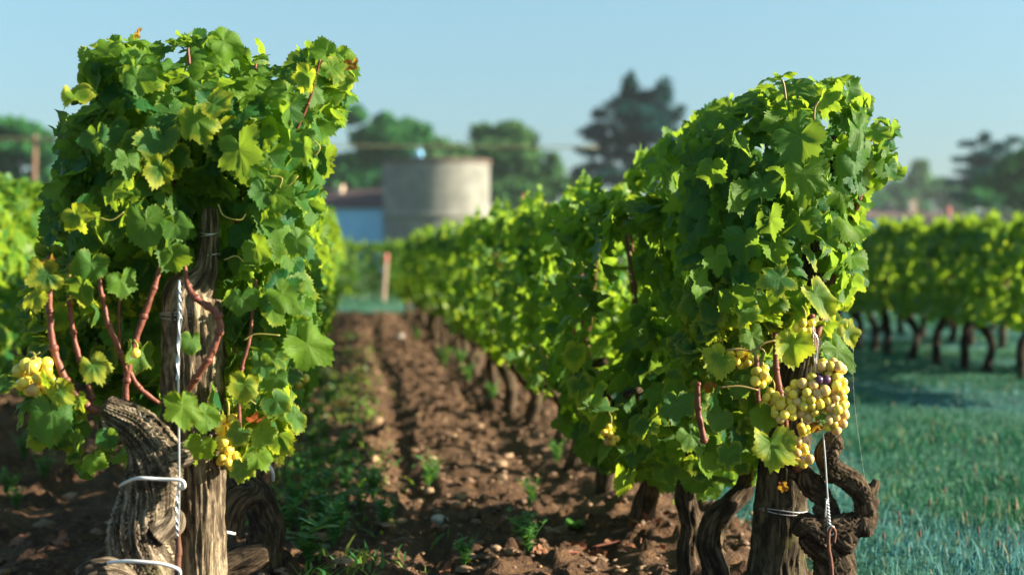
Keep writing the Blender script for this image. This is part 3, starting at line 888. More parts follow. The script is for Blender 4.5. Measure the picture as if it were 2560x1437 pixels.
FOL = [row_foliage(11 + i, n=560).mesh("foliage", M_LEAF_ROW) for i in range(4)]
FOLT = [row_foliage(31 + i, n=380, L=.8, z0=.34, z1=.98, shoots=18, yel=.34, half=.15).mesh("foliage", M_LEAF_ROW) for i in range(3)]
FOLH = [row_foliage(41 + i, n=520, L=.9, z0=.08, z1=1.0, half=.2, yel=.25, open_=-.3).mesh('foliage', M_LEAF_ROW) for i in range(3)]
FOLM = [row_foliage(51 + i, n=470, L=.85, T=LT_MID, z0=.36, z1=1.02, yel=.3, open_=.22, half=.145).mesh("foliage", M_LEAF_ROW) for i in range(4)]
TRK = [row_trunk(71 + i, .38, .024).mesh("trunk", M_BARK_D) for i in range(4)]
M_BARK_F = bark_material('blackish_vine_bark', (.016, .012, .010), (.065, .048, .034))
TRKB = [row_trunk(81 + i, .46, .025).mesh("trunk", M_BARK_F) for i in range(3)]
CAN = [row_canes(91 + i).mesh("cane", M_CANE) for i in range(2)]
ORD = ["first", "second", "third", "fourth", "fifth", "sixth", "seventh", "eighth", "ninth", "tenth", "eleventh", "twelfth", "thirteenth", "fourteenth", "fifteenth", "sixteenth", "seventeenth", "eighteenth", "nineteenth", "twentieth", "twenty-first", "twenty-second", "twenty-third", "twenty-fourth", "twenty-fifth", "twenty-sixth"]
def row_vine(x, y, fm, tm, cm, label, group, flip=False, s=1.0, rz=0, hz=1.0):
    o = thing("grape_vine", (x, y, 0), label, "grapevine", group)
    o.rotation_euler = (0, 0, rz + (math.pi if flip else 0)); o.scale = (s, s, s * hz)
    for nm, me in (("trunk", tm), ("foliage", fm), ("canes", cm)):
        if me is None: continue
        c = bpy.data.objects.new(nm, me); COL.objects.link(c); c.parent = o
    return o
def row(x, y0, n, fols, trks, what, group, first=1, seed=0, s=1.0, canes=True, hz=1.0, dy=1.0):
    r = random.Random(seed)
    for i in range(n):
        k = first + i
        row_vine(x + r.uniform(-.03, .03), y0 + i * dy + r.uniform(-.06, .06), fols[(i * 3 + seed) % len(fols)], trks[(i + seed) % len(trks)], CAN[i % 2] if canes else None,
                 "%s vine from the near end of %s" % (ORD[k - 1], what), group, r.random() < .5, s * r.uniform(.97, 1.05), 0, hz * (.95 if first == 3 and i < 4 else 1))
row(.745, 3.74, 20, FOLM, TRK, "the row right of the earth lane", "vines in the row right of the lane", 3, 1, hz=.91, dy=.60)
row(.75, 15.8, 5, FOL, TRK, "the right row's far stretch", "vines in the row right of the lane", 1, 8, hz=.91)
row(-.31, 3.95, 20, FOLM, TRK, "the row left of the earth lane", "vines in the row left of the lane", 3, 2, dy=.62)
row(-.31, 16.4, 4, FOL, TRK, "the left row's far stretch", "vines in the row left of the lane", 1, 12)
row(3.95, 7.2, 26, FOLT, TRKB, "the row beyond the dewy grass strip", "vines in the front row of the right block", 1, 3, hz=.93, dy=.42)
row(5.1, 9.0, 22, FOLT, TRKB, "the second row of the right block", "vines in the second row of the right block", 1, 4, hz=.93, dy=.55)
row(6.25, 12.0, 10, FOLT, TRKB, "the third row deep in the right block", "vines in the third row of the right block", 1, 5, canes=False, hz=.93)
row(-1.41, 4.9, 15, FOL, TRK, "the second row on the left", "vines in the second row on the left", 1, 6)
row(-2.56, 7.6, 9, FOL, TRK, "the outermost row at far left", "vines in the third row on the left", 1, 7, canes=False)
r_ = random.Random(9)
for i in range(16):
    row_vine(-5.6 + i * .75, 26.6 + .3 * r_.uniform(-1, 1), FOLH[i % 3], TRK[i % 4], None, "%s vine from the left in the row across the lane" % ORD[i], "vines of the row crossing the end of the lane", False, 1.05, R(90))

# ------------------------------------------------------------------ bunches of grapes
def berry_cols(n, rng, pink=.2, green=.5, dark=0.0):
    a = np.array([.82, .62, .075, 1]); g = np.array([.60, .60, .12, 1]); p = np.array([.60, .36, .26, 1]); d = np.array([.10, .035, .10, 1])
    out = []
    for i in range(n):
        c = a * (1 - green * rng.uniform()) + g * green * rng.uniform()
        if rng.uniform() < pink: c = c * .45 + p * .55
        if rng.uniform() < dark: c = d
        c[3] = 1; out.append(c)
    return out
_sm = MB(); 
def bunch(name_parent, L, Y, rng, px_r=13.5, pink=.2, stem=None, label=None, darkspots=(), mat_=None):
    """L: ellipses (cx, cy, rx, ry, count) in photo pixels at depth Y; berries packed inside"""
    s = Y / FPX
    pts = []
    for (cx, cy, rx, ry, cnt) in L:
        tries = 0; got = 0
        rz = min(rx, ry) * .9
        while got < cnt and tries < 4000:
            tries += 1
            q = rng.uniform(-1, 1, 3)
            if q @ q > 1: continue
            q = q / (np.linalg.norm(q) + 1e-6) * (np.linalg.norm(q) ** .4)
            c = np.array([cx + q[0] * rx, cy + q[1] * ry, q[2] * rz])
            if all(np.linalg.norm(c - o) > px_r * 1.45 for o in pts):
                pts.append(c); got += 1
    mb = MB()
    cols = berry_cols(len(pts), rng, pink)
    for c, co in zip(pts, cols):
        for (dx, dy_, dr) in darkspots:
            if math.hypot(c[0] - dx, c[1] - dy_) < dr: co = np.array([.10, .04, .11, 1.])
        w_ = P(c[0], c[1], Y); w_.y += c[2] * s
        rr = px_r * s * rng.uniform(.88, 1.12)
        blob(mb, w_, (rr, rr, rr * 1.04), rng, (16, 11), .02, co)
    o = mb.obj("grape_bunch", mat_ or M_GRAPE, name_parent)
    o.matrix_parent_inverse = Matrix.Translation(-name_parent.location)
    if label: o["label"] = label
    st = MB()
    cx, cy = L[0][0], L[0][1] - L[0][3]
    top = stem or (cx - 5, cy - 35)
    a, b_ = P(top[0], top[1], Y + .02), P(L[0][0], L[0][1], Y + .01)
    m_ = P((top[0] + cx) / 2 + 6, (top[1] + cy) / 2, Y)
    tube(st, [a, m_, b_], [.0022, .002, .0018], 10, 6)
    for c in pts[::2]:
        w_ = P(c[0], c[1], Y); w_.y += c[2] * s
        tube(st, [b_ + (w_ - b_) * .2, w_], [.0012, .0009], 4, 4, cap=False)
    so = st.obj("stem", M_PETIOLE, o)
    return o

def rel(o, par):
    o.matrix_parent_inverse = Matrix.Translation(-par.location)
    return o

# ------------------------------------------------------------------ nearest vine on the left
YL = 2.60
VL = thing("grape_vine", (P(340, 1437, YL).x, YL, 0), "large old vine nearest the camera on the left, thick grey twisted trunk and red canes", "grapevine")
def px_tube(mb, L, Y, n=30, m=20, **k):
    """L: (px, py, radius px, [dy])"""
    pts = [P(l[0], l[1], Y + (l[3] if len(l) > 3 else 0)) for l in L]
    tube(mb, pts, [l[2] * Y / FPX for l in L], n, m, **k)
mb = MB()
px_tube(mb, [(335, 1780, 95), (330, 1560, 88), (345, 1430, 72), (338, 1330, 66, -.01), (372, 1230, 62), (378, 1160, 60), (352, 1090, 46), (312, 1045, 34), (262, 1012, 22, -.01)], YL, 170, 110, amp=.26, seed=3, ridges=26, lump=.30, twist=7)
px_tube(mb, [(380, 1200, 46, .02), (415, 1150, 34), (460, 1135, 27), (500, 1118, 24, .03), (520, 1090, 16, .05)], YL, 44, 40, amp=.28, seed=7, ridges=7, lump=.25)
px_tube(mb, [(330, 1500, 40, -.04), (285, 1450, 36, -.06), (240, 1435, 30, -.08), (200, 1450, 22, -.08)], YL, 34, 36, amp=.3, seed=8, ridges=7, lump=.35)
px_tube(mb, [(300, 1090, 30, .03), (272, 1060, 22, .05), (258, 1035, 12, .05)], YL, 20, 24, amp=.3, seed=9, lump=.3)
px_tube(mb, [(395, 1330, 42, -.02), (430, 1300, 26, -.02), (432, 1270, 12, -.01)], YL, 22, 24, amp=.3, seed=19, lump=.4)
rel(mb.obj("trunk", M_BARK, VL), VL)
CANES = [[(290, 1045, 14), (215, 1012, 13), (165, 950, 12), (135, 870, 12), (125, 780, 11), (122, 700, 9), (120, 640, 6)],
         [(235, 1000, 9, .03), (200, 900, 9, .03), (183, 830, 9, .03), (176, 760, 9, .03), (172, 660, 7, .03)],
         [(312, 1040, 12, .02), (318, 950, 12, .02), (330, 880, 11, .02), (360, 790, 11, .02), (385, 720, 10, .02), (402, 660, 8, .03)],
         [(320, 930, 9, .02), (300, 880, 9, .01), (272, 810, 9), (255, 740, 8), (245, 680, 6)],
         [(455, 1000, 11, .01), (490, 945, 12, -.02), (520, 900, 12, -.03), (548, 830, 12, -.03), (545, 790, 13, -.03), (520, 765, 12, -.03), (490, 745, 11, -.03), (470, 715, 9, -.02), (462, 660, 7)],
         [(400, 1010, 8, .03), (350, 970, 8, .02), (325, 930, 8, .02)],
         [(300, 870, 5, .06), (298, 780, 5, .06), (300, 690, 4, .06)],
         [(600, 1100, 7, .02), (598, 1000, 7, .02), (605, 920, 6, .03), (625, 840, 6, .03), (640, 700, 5, .05)],
         [(470, 120, 5, .1), (478, 250, 6, .1), (440, 420, 7, .1), (420, 560, 7, .08)],
         [(640, 160, 5, .1), (620, 330, 6, .1), (590, 560, 7, .1)], [(800, 150, 4, .05), (770, 260, 5, .08), (700, 420, 6, .1), (650, 600, 6, .1)]]
for c in CANES:
    c = [(q[0], q[1], q[2] * .74) + tuple(q[3:]) for q in c]
    mb = MB(); px_tube(mb, c, YL, 60, 10, lump=.22, seed=len(c))
    for k in range(1, len(c) - 1):       # nodes
        q = c[k]; w_ = P(q[0], q[1], YL + (q[3] if len(q) > 3 else 0)); rr = q[2] * YL / FPX
        blob(mb, w_, (rr * 1.4, rr * 1.4, rr * 1.2), np.random.default_rng(k), (10, 7), .2)
    rel(mb.obj("cane", M_CANE, VL), VL)
rng = np.random.default_rng(21)
fl = MB()
POLY_L = [(190, 125), (262, 95), (335, 88), (400, 108), (470, 88), (540, 72), (600, 100), (640, 150), (700, 150), (745, 150), (765, 100), (815, 100), (865, 140), (885, 175), (870, 225), (820, 245), (800, 300), (800, 400), (810, 470), (790, 560), (760, 640), (775, 700), (760, 800), (700, 830), (560, 840), (555, 730), (548, 560), (500, 530), (505, 690), (450, 730), (330, 700), (200, 720), (110, 720), (100, 620), (130, 560), (120, 480), (150, 400), (135, 320), (160, 240), (215, 230), (185, 190)]
def yl_left(x, y): return .38 * np.exp(-((x - 430) / 150) ** 2 - ((y - 410) / 130) ** 2) + .55 * np.exp(-((x - 130) / 90) ** 2 - ((y - 720) / 120) ** 2) + .3 * np.exp(-((y - 1000) / 200) ** 2)
canopy(fl, LT_NEAR, POLY_L, YL, .75, 430, 400, rng, (.032, .053), .20, .17, yl_left, excl=[(492, 480, 562, 720)])
POLY_LR = [(560, 720), (760, 720), (800, 800), (760, 850), (700, 900), (720, 1000), (760, 1080), (700, 1130), (650, 1110), (620, 1180), (560, 1180), (550, 1000)]
canopy(fl, LT_NEAR, POLY_LR, YL + .03, .5, 105, 60, rng, (.027, .042), .35, .1, yl_left, excl=[(478, 520, 572, 900)])
POLY_LL = [(60, 700), (260, 700), (400, 720), (400, 760), (260, 790), (200, 860), (60, 860), (30, 790)]
canopy(fl, LT_NEAR, POLY_LL, YL + .02, .2, 44, 12, rng, (.024, .040), .6, .1, yl_left)
POLY_LB = [(150, 760), (400, 740), (400, 1000), (260, 1000), (180, 920)]
canopy(fl, LT_NEAR, [(60, 780), (430, 740), (440, 960), (300, 1000), (180, 960), (80, 900)], YL + .07, .1, 26, 0, rng, (.028, .045), .4, .08)
canopy(fl, LT_NEAR, POLY_LB, YL + .14, .25, 34, 12, rng, (.035, .052), .10, .1)
POLY_LL2 = [(20, 890), (160, 900), (300, 1060), (300, 1160), (220, 1190), (120, 1130), (40, 1060)]
canopy(fl, LT_NEAR, POLY_LL2, YL + .05, .25, 48, 20, rng, (.026, .044), .5, .1, excl=[(150, 860, 400, 1010)])
canopy(fl, LT_NEAR, [(440, 960), (560, 930), (560, 1150), (470, 1160)], YL - .02, .1, 9, 0, rng, (.024, .036), .3, .08)
POLY_LB2 = [(140, 320), (780, 200), (760, 700), (200, 700)]
canopy(fl, LT_NEAR, POLY_LB2, YL + .22, .2, 90, 10, rng, (.05, .065), .05, .1)
HL = [(343, 195, 66, 0, .2), (492, 300, 80, 20, .55), (535, 262, 62, 60, .75), (598, 375, 104, 8, .25), (688, 482, 78, 50, .15), (366, 555, 88, 5, .1), (440, 560, 62, 30, .1), (402, 420, 60, -10, .8), (186, 238, 60, 20, .75),
      (560, 105, 66, 60, .15), (118, 690, 66, -70, .85), (228, 660, 66, -10, .3), (300, 700, 60, 10, .2), (205, 720, 60, -20, .35), (90, 740, 55, -50, .9), (768, 858, 98, 50, .12, -.10, 15, 15), (130, 1028, 92, -6, .2, -.03, 0, 15), (200, 1000, 40, 30, .7), (455, 1012, 76, 10, .30, -.10, 0, 10),
      (512, 1035, 52, 60, .1, -.04, 20, 10), (500, 1110, 52, -20, .15, .02, 10, 10), (232, 915, 62, 30, .85, -.05, -10, 30), (480, 850, 44, 0, .35, -.03, 20, 30), (150, 975, 50, 35, .9, -.03, 0, 20), (600, 745, 58, -10, .15), (705, 735, 66, 40, .1), (655, 905, 46, 10, .2), (690, 945, 48, 5, .2),
      (612, 960, 62, -10, .75, -.02, 0, 10), (690, 1000, 52, 40, .45, -.03, 10, 20), (735, 1040, 50, 40, .45, -.03, 20, 20), (655, 1080, 50, 20, .4, -.02, 0, 20), (600, 1080, 48, -20, .5), (645, 1140, 60, 15, .25, -.03, 10, 20), (605, 1165, 50, 5, .5, -.03, 0, 20), (232, 1150, 46, 0, .35), (200, 1100, 40, -30, .2),
      (270, 1090, 44, 10, .2), (120, 950, 38, -40, .7), (10, 960, 42, -40, .5, -.02, 0, 20), (660, 480, 60, -10, .1), (770, 190, 60, -30, .7), (830, 170, 50, 30, .5), (868, 205, 36, 40, .6), (760, 370, 54, 20, .15), (430, 640, 55, 10, .1), (640, 620, 60, 20, .12), (740, 600, 60, 30, .1), (320, 400, 62, -10, .1), (240, 340, 55, 20, .15), (280, 480, 55, 10, .1), (190, 540, 60, 30, .85)]
hand_leaves(fl, [(l[0], l[1], l[2] * .86) + tuple(l[3:]) for l in HL], YL - .05, rng)
# a few red-brown withered leaves
n = 4; add_leaves(fl, LT_NEAR, np.array([P(118, 655, YL - .04), P(876, 160, YL), P(640, 1045, YL - .04), P(345, 85, YL)]), rng.normal(0, .5, (n, 3)) + [0, -1, .2], rng.normal(0, .6, (n, 3)) + [0, 0, -1], np.array([.022, .018, .022, .016]), np.full(n, .9), np.full(n, .995), rng, 1.6)
rel(fl.obj("foliage", M_LEAF, VL), VL)
# leaf stalks and tendrils
mb = MB()
for c in [[(700, 838, 3), (640, 835, 3), (610, 850, 3)], [(560, 650, 3), (590, 640, 3), (610, 655, 3)], [(360, 612, 3), (357, 580, 3), (365, 560, 3)], [(670, 440, 3), (705, 445, 3), (700, 470, 3), (722, 465, 3), (745, 440, 3)], [(785, 350, 3), (800, 370, 3), (785, 395, 3)], [(545, 510, 3), (560, 540, 3), (600, 550, 3), (615, 535, 3)],
          [(250, 545, 3), (280, 550, 3), (310, 530, 3)], [(100, 880, 3), (75, 900, 3), (72, 935, 3)], [(640, 1010, 3), (600, 985, 3), (570, 1000, 3)]]:
    mb = MB(); px_tube(mb, [(q[0], q[1], 1.7, -.05) for q in c], YL, 16, 6); rel(mb.obj("tendril", M_PETIOLE, VL), VL)
bunch(VL, [(88, 940, 46, 42, 19)], YL - .02, rng, 15, .05, (75, 880), "small bunch of round yellow green grapes at the left edge")
bunch(VL, [(568, 1080, 24, 48, 14), (575, 1150, 30, 24, 8)], YL + .03, rng, 12, .05, None, "bright yellow grapes glowing beside the post")
bunch(VL, [(340, 881, 3, 3, 1)], YL - .04, rng, 12, 0, (335, 850), "single yellow grape hanging between the canes")

def post(name, L, Y, M, label, seed, n=150, m=90, amp=.17):
    o = thing(name, (P(L[0][0], L[0][1], Y).x, Y, 0), label, "wooden post")
    mb = MB(); px_tube(mb, L, Y, n, m, amp=amp, seed=seed, ridges=16, lump=.12, twist=.6)
    rel(mb.obj("shaft", M, o), o)
    return o
PL = post("wooden_post", [(505, 1800, 62), (502, 1437, 56), (500, 1200, 58), (482, 1000, 68), (478, 860, 70), (480, 740, 66), (500, 705, 42), (519, 665, 26), (526, 560, 20), (526, 522, 16)], YL + .08, M_POST, "thick split weathered post behind the old trunk of the left vine, pale lit edge", 4)
for k, (yy_, x0, x1) in enumerate([(580, 502, 548), (585, 502, 548), (640, 506, 550), (783, 405, 548), (790, 405, 548), (797, 405, 548)]):
    cx = (x0 + x1) / 2; c = P(cx, yy_, YL + .08); rr = (x1 - x0) / 2 * YL / FPX * 1.07
    a = np.linspace(0, 2 * math.pi, 20)
    mb = MB(); tube(mb, np.stack([c.x + rr * np.cos(a), c.y + rr * np.sin(a), c.z + .004 * np.sin(a + k)], -1), np.full(20, .0013), 40, 5, cap=False)
    rel(mb.obj("wire_binding", M_WIRE, PL), PL)

# wire, anchor rod and plastic ties on the left vine
def twisted(mb, L, Y, r, wob, turns, seed):
    pts = spline(np.array([[*P(l[0], l[1], Y + (l[2] if len(l) > 2 else 0))] for l in L]), 90)
    f = np.linspace(0, turns * 2 * math.pi, 90)
    for ph in (0, math.pi):
        q = pts.copy(); q[:, 0] += wob * np.cos(f + ph); q[:, 1] += wob * np.sin(f + ph)
        tube(mb, q, np.full(90, r), 180, 6)
o = thing("anchor_wire", (P(447, 1437, YL - .12).x, YL - .12, 0), "pale twisted wire running straight down in front of the left vine", "wire")
mb = MB()
px_tube(mb, [(448, 700, 2.6), (446, 940, 2.6), (448, 1200, 2.8), (445, 1340, 2.8)], YL - .12, 40, 8)
twisted(mb, [(449, 715), (452, 800)], YL - .12, .0010, .0022, 2.0, 0)
twisted(mb, [(450, 800), (446, 880), (444, 950)], YL - .12, .0011, .0022, 1.5, 0)
twisted(mb, [(446, 1210), (442, 1290), (445, 1345)], YL - .12, .0011, .0022, 3, 0)
rel(mb.obj("wire", M_WIRE, o), o)
mb = MB(); px_tube(mb, [(446, 1325, 3), (447, 1380, 8), (444, 1420, 8), (446, 1700, 8)], YL - .12, 30, 10, amp=.1); rel(mb.obj("rusty_rod", M_RUST, o), o)
for lab, L in (("white plastic tie round the left trunk just below its fork", [(300, 1215, .02), (315, 1205, -.07), (345, 1195, -.115), (400, 1197, -.12), (452, 1200, -.125), (461, 1215, -.125), (452, 1222, -.11)]),
               ("lower white plastic tie crossing the left trunk at the bottom edge", [(256, 1415, -.02), (275, 1405, -.10), (330, 1402, -.125), (400, 1408, -.13), (445, 1422, -.13), (448, 1437, -.12), (438, 1432, -.11)])):
    p0 = P(L[0][0], L[0][1], YL)
    mb = MB(); px_tube(mb, [(a, b, 4.2, c) for a, b, c in L], YL, 60, 8)
    o = mb.obj("plastic_tie", M_TIE); tag(o, lab, "plastic tie")

# second vine of the left row
V2 = thing("grape_vine", (-.27, 3.35, 0), "second vine of the left row, dark gnarled trunk beside the left post", "grapevine", "vines in the row left of the lane")
mb = MB()
Y2 = 3.3
px_tube(mb, [(640, 1640, 50), (655, 1437, 38), (668, 1330, 34), (640, 1240, 34), (610, 1180, 30)], Y2, 60, 44, amp=.3, seed=13, ridges=8, lump=.35)
px_tube(mb, [(560, 1420, 34, -.25), (600, 1405, 32, -.25), (640, 1390, 30, -.25), (668, 1380, 24, -.25)], Y2, 34, 40, amp=.3, seed=14, ridges=8, lump=.3)
px_tube(mb, [(560, 1320, 30, -.2), (585, 1260, 30, -.2), (630, 1235, 24, -.15), (600, 1190, 20, -.1)], Y2, 34, 40, amp=.3, seed=15, ridges=8, lump=.3)
rel(mb.obj("trunk", M_BARK_D, V2), V2)
f = row_foliage(201, n=640, T=LT_NEAR, z0=.42, z1=1.06, half=.15, L=1.2); f.obj("foliage", M_LEAF, V2)
rel(bunch(V2, [(742, 940, 24, 30, 7)], 3.3, rng, 11, .1), V2)
mb = MB(); px_tube(mb, [(660, 1170, 4, -.1), (672, 1165, 4, -.12), (682, 1180, 4, -.12), (683, 1200, 4, -.1)], Y2, 20, 6); tag(mb.obj("plastic_tie", M_TIE), "small pale blue tie loop on the second trunk of the left row", "plastic tie")
mb = MB(); px_tube(mb, [(545, 1336, 4, -.27), (565, 1330, 4, -.28), (588, 1334, 4, -.27)], Y2, 16, 6); tag(mb.obj("plastic_tie", M_TIE), "short white tie just right of the left post", "plastic tie")

# ------------------------------------------------------------------ nearest vine on the right
YR = 2.90
VR = thing("grape_vine", (P(2080, 1437, YR).x, YR, 0), "vine nearest the camera on the right, looped knotty dark trunk and ripe grape bunches", "grapevine")
mb = MB()
px_tube(mb, [(2090, 1720, 60), (2092, 1560, 48), (2085, 1437, 46), (2075, 1380, 44), (2040, 1335, 40), (2015, 1314, 32), (1996, 1322, 24), (1984, 1330, 12)], YR, 100, 76, amp=.28, seed=23, ridges=22, lump=.22, twist=8)
px_tube(mb, [(2050, 1360, 30), (2085, 1325, 34), (2130, 1318, 33), (2162, 1290, 27), (2158, 1248, 24), (2140, 1212, 25), (2112, 1188, 26), (2080, 1168, 28), (2062, 1140, 24), (2072, 1118, 23), (2088, 1100, 24), (2098, 1090, 14)], YR - .01, 150, 64, amp=.28, seed=24, ridges=22, lump=.28, twist=8)
px_tube(mb, [(2072, 1320, 22, .03), (2075, 1285, 22, .03), (2060, 1245, 24, .03), (2035, 1215, 27, .03), (2010, 1185, 24, .03), (1990, 1160, 20, .04), (1985, 1120, 14, .05)], YR, 60, 44, amp=.28, seed=25, ridges=22, lump=.25, twist=8)
px_tube(mb, [(2162, 1300, 22), (2178, 1312, 14), (2182, 1318, 8)], YR, 14, 20, amp=.3, seed=26, lump=.3)
for (kx, ky, kr, ke) in [(2165, 1262, 34, -.01), (2158, 1312, 30, -.02), (2140, 1205, 30, 0), (2080, 1128, 22, -.01), (2075, 1175, 33, 0), (2015, 1195, 30, .02), (2070, 1330, 44, -.01), (2095, 1400, 50, 0), (2120, 1345, 30, -.02)]:
    w_ = P(kx, ky, YR + ke); rr = kr * YR / FPX * .86
    tube(mb, [w_ + Vector((rr * .3, rr * .2, -rr * .9)), w_, w_ + Vector((-rr * .2, -rr * .3, rr * .8))], [rr * .7, rr, rr * .65], 26, 40, amp=.20, seed=kx % 37, ridges=16, lump=.3)
for L_ in ([(2160, 1240, 20), (2185, 1215, 13), (2192, 1200, 9)], [(2000, 1190, 18, .03), (1975, 1180, 12, .03)], [(2100, 1350, 24, -.02), (2132, 1372, 15, -.04)], [(2060, 1290, 16, .02), (2040, 1270, 10, 0)]):
    px_tube(mb, L_, YR, 14, 28, amp=.3, seed=len(L_), ridges=14, lump=.2)
rel(mb.obj("trunk", M_BARK_D, VR), VR)
for c in [[(1940, 845, 7), (1940, 920, 8), (1950, 980, 8), (1960, 1030, 9), (1970, 1120, 10, .02), (1995, 1170, 10, .04)], [(1890, 880, 6), (1893, 940, 7), (1895, 1000, 6)], [(2030, 790, 6), (2036, 880, 7), (2036, 960, 7)], [(1745, 960, 6, .05), (1745, 1020, 8, .05), (1760, 1100, 8, .05)],
          [(2110, 300, 5, .1), (2160, 440, 6, .1), (2100, 640, 7, .1), (2040, 850, 8, .06)], [(1900, 260, 4, .1), (1930, 480, 6, .1), (1930, 720, 7, .08), (1940, 860, 7, .03)]]:
    mb = MB(); px_tube(mb, c, YR - .03, 30, 10, lump=.15, seed=len(c))
    for k in range(0, len(c)):
        q = c[k]; w_ = P(q[0], q[1], YR - .03 + (q[3] if len(q) > 3 else 0)); rr = q[2] * YR / FPX
        blob(mb, w_, (rr * 1.3, rr * 1.3, rr * 1.1), np.random.default_rng(k), (10, 7), .2)
    rel(mb.obj("cane", M_CANE, VR), VR)
rng = np.random.default_rng(77)
fl = MB()
POLY_R = [(1895, 190), (1975, 165), (2030, 190), (2120, 185), (2160, 220), (2175, 290), (2240, 300), (2245, 400), (2230, 455), (2180, 440), (2165, 520), (2145, 620), (2150, 700), (2110, 770), (2100, 830), (2000, 850), (1960, 870), (1850, 900), (1760, 930), (1690, 900), (1700, 760), (1705, 600), (1720, 460), (1735, 320), (1770, 280), (1850, 265)]
def yl_right(x, y): return .45 * np.exp(-((y - 800) / 110) ** 2) + .2 * np.exp(-((y - 1000) / 150) ** 2)
canopy(fl, LT_NEAR, POLY_R, YR - .05, .55, 380, 360, rng, (.031, .052), .14, .17, yl_right)
POLY_R2 = [(1690, 880), (1890, 900), (1900, 1080), (1940, 1150), (1880, 1220), (1800, 1210), (1720, 1230), (1640, 1180), (1560, 1180), (1590, 1040), (1640, 960)]
canopy(fl, LT_NEAR, POLY_R2, YR + .10, .4, 90, 50, rng, (.03, .046), .35, .12, yl_right)
POLY_R3 = [(1800, 880), (2080, 840), (2100, 960), (1960, 1080), (1850, 1080)]
canopy(fl, LT_NEAR, POLY_R3, YR + .16, .3, 36, 16, rng, (.035, .05), .1, .1)
POLY_R4 = [(1760, 320), (2150, 250), (2120, 800), (1760, 860)]
canopy(fl, LT_NEAR, POLY_R4, YR + .18, .2, 80, 10, rng, (.045, .058), .05, .1)
HR = [(2001, 338, 84, -25, .12, -.02, -10, 25), (2008, 435, 88, 5, .15, -.04, -5, 10), (2150, 325, 74, 30, .15, 0, 30, 20), (1990, 215, 56, 40, .3), (1830, 490, 62, 10, .3), (1912, 460, 64, 0, .05), (2130, 400, 68, 30, .15, 0, 35, 15), (2100, 470, 60, 20, .15, 0, 25, 15), (1860, 600, 64, 0, .05), (1925, 545, 62, -10, .05), (2000, 550, 60, 20, .1),
      (1950, 695, 62, -75, .5, -.03, -10, 25), (2020, 635, 50, 10, .65), (2040, 735, 72, 25, .75, -.04, 5, 20), (1800, 893, 56, -55, .85, -.03, -10, 15), (1984, 858, 62, 10, .80, -.05, 0, 5), (2118, 830, 48, 20, .95, -.03, 20, 25), (2095, 870, 78, 30, .05, .08, 20, 10), (1928, 1108, 84, -8, .70, -.06, 0, 20), (1862, 780, 54, -30, .6), (1880, 840, 48, 20, .3), (1785, 985, 44, -10, .2, -.02, 60, 10),
      (1800, 1040, 54, -30, .3), (1690, 1010, 62, -15, .25, 0, 10, 15), (2052, 1045, 22, 10, .3, -.05, 0, 20), (1850, 960, 50, 20, .2), (1905, 1040, 54, 20, .15), (2090, 1060, 26, 60, .2, .03, 0, 0), (1820, 1130, 56, 0, .5), (1760, 1150, 54, -20, .1), (2060, 600, 50, 20, .4), (2120, 560, 54, 20, .1), (1780, 420, 54, -10, .3), (1850, 360, 56, -20, .1), (1745, 700, 54, -10, .1), (1790, 640, 54, 0, .05), (1830, 740, 60, 10, .05), (1930, 620, 60, 10, .05), (2190, 330, 44, 60, .5), (2225, 420, 36, 40, .4), (2070, 250, 52, 10, .35), (2120, 220, 44, 30, .35)]
hand_leaves(fl, HR, YR - .09, rng)
n = 4; add_leaves(fl, LT_NEAR, np.array([P(1780, 965, YR - .12), P(1960, 1215, YR - .05), P(2045, 1065, YR - .14), P(1870, 985, YR - .08)]), rng.normal(0, .5, (n, 3)) + [0, -1, .2], rng.normal(0, .6, (n, 3)) + [0, 0, -1], np.array([.016, .014, .016, .014]), np.full(n, .9), np.full(n, .995), rng, 1.6)
rel(fl.obj("foliage", M_LEAF, VR), VR)
mb = MB()
for c in [[(1895, 905, 3), (1885, 880, 3), (1905, 860, 3), (1940, 850, 3)], [(1900, 915, 3), (1910, 880, 3), (1897, 870, 3)], [(1800, 968, 3), (1850, 965, 3), (1895, 975, 3)], [(1815, 875, 3), (1850, 872, 3), (1885, 880, 3)], [(2035, 300, 3), (2037, 270, 3), (2045, 255, 3)], [(1965, 250, 3), (1960, 215, 3), (1955, 200, 3)]]:
    mb = MB(); px_tube(mb, [(*q, -.13) for q in c], YR, 14, 6); rel(mb.obj("leaf_stalk", M_PETIOLE_R, VR), VR)
YB = YR - .12
bunch(VR, [(2062, 970, 50, 42, 46), (2020, 985, 52, 38, 36), (2085, 1025, 30, 50, 26), (2022, 1025, 24, 22, 10), (2075, 925, 32, 22, 14)], YB, rng, 12.6, .45, (2034, 925), "large dense bunch of yellow grapes with a few purple shrivelled ones on top", ((2052, 945, 15), (2070, 952, 12), (2040, 958, 10)))
bunch(VR, [(1903, 940, 24, 22, 8)], YB + .01, rng, 12.5, 0, (1900, 900), "little bunch of pale yellow grapes hanging left of the red cane")
bunch(VR, [(1932, 1010, 24, 30, 12)], YB + .05, rng, 12, 0, None, "sunlit yellow grapes behind the red cane")
bunch(VR, [(1962, 1028, 28, 24, 11)], YB, rng, 12.5, .1, None, "dull green grapes just left of the large bunch")
bunch(VR, [(2000, 1095, 28, 30, 10), (2008, 1145, 20, 22, 6)], YB + .09, rng, 11, .5, None, "shaded pinkish grapes under the large bunch")
bunch(VR, [(1850, 895, 32, 22, 13)], YB + .10, rng, 11.5, .1, None, "shaded green grapes behind the leaves left of the bunches")
bunch(VR, [(2010, 815, 24, 14, 7)], YB + .06, rng, 12, .1, None, "few yellow grapes high up beside the wire")

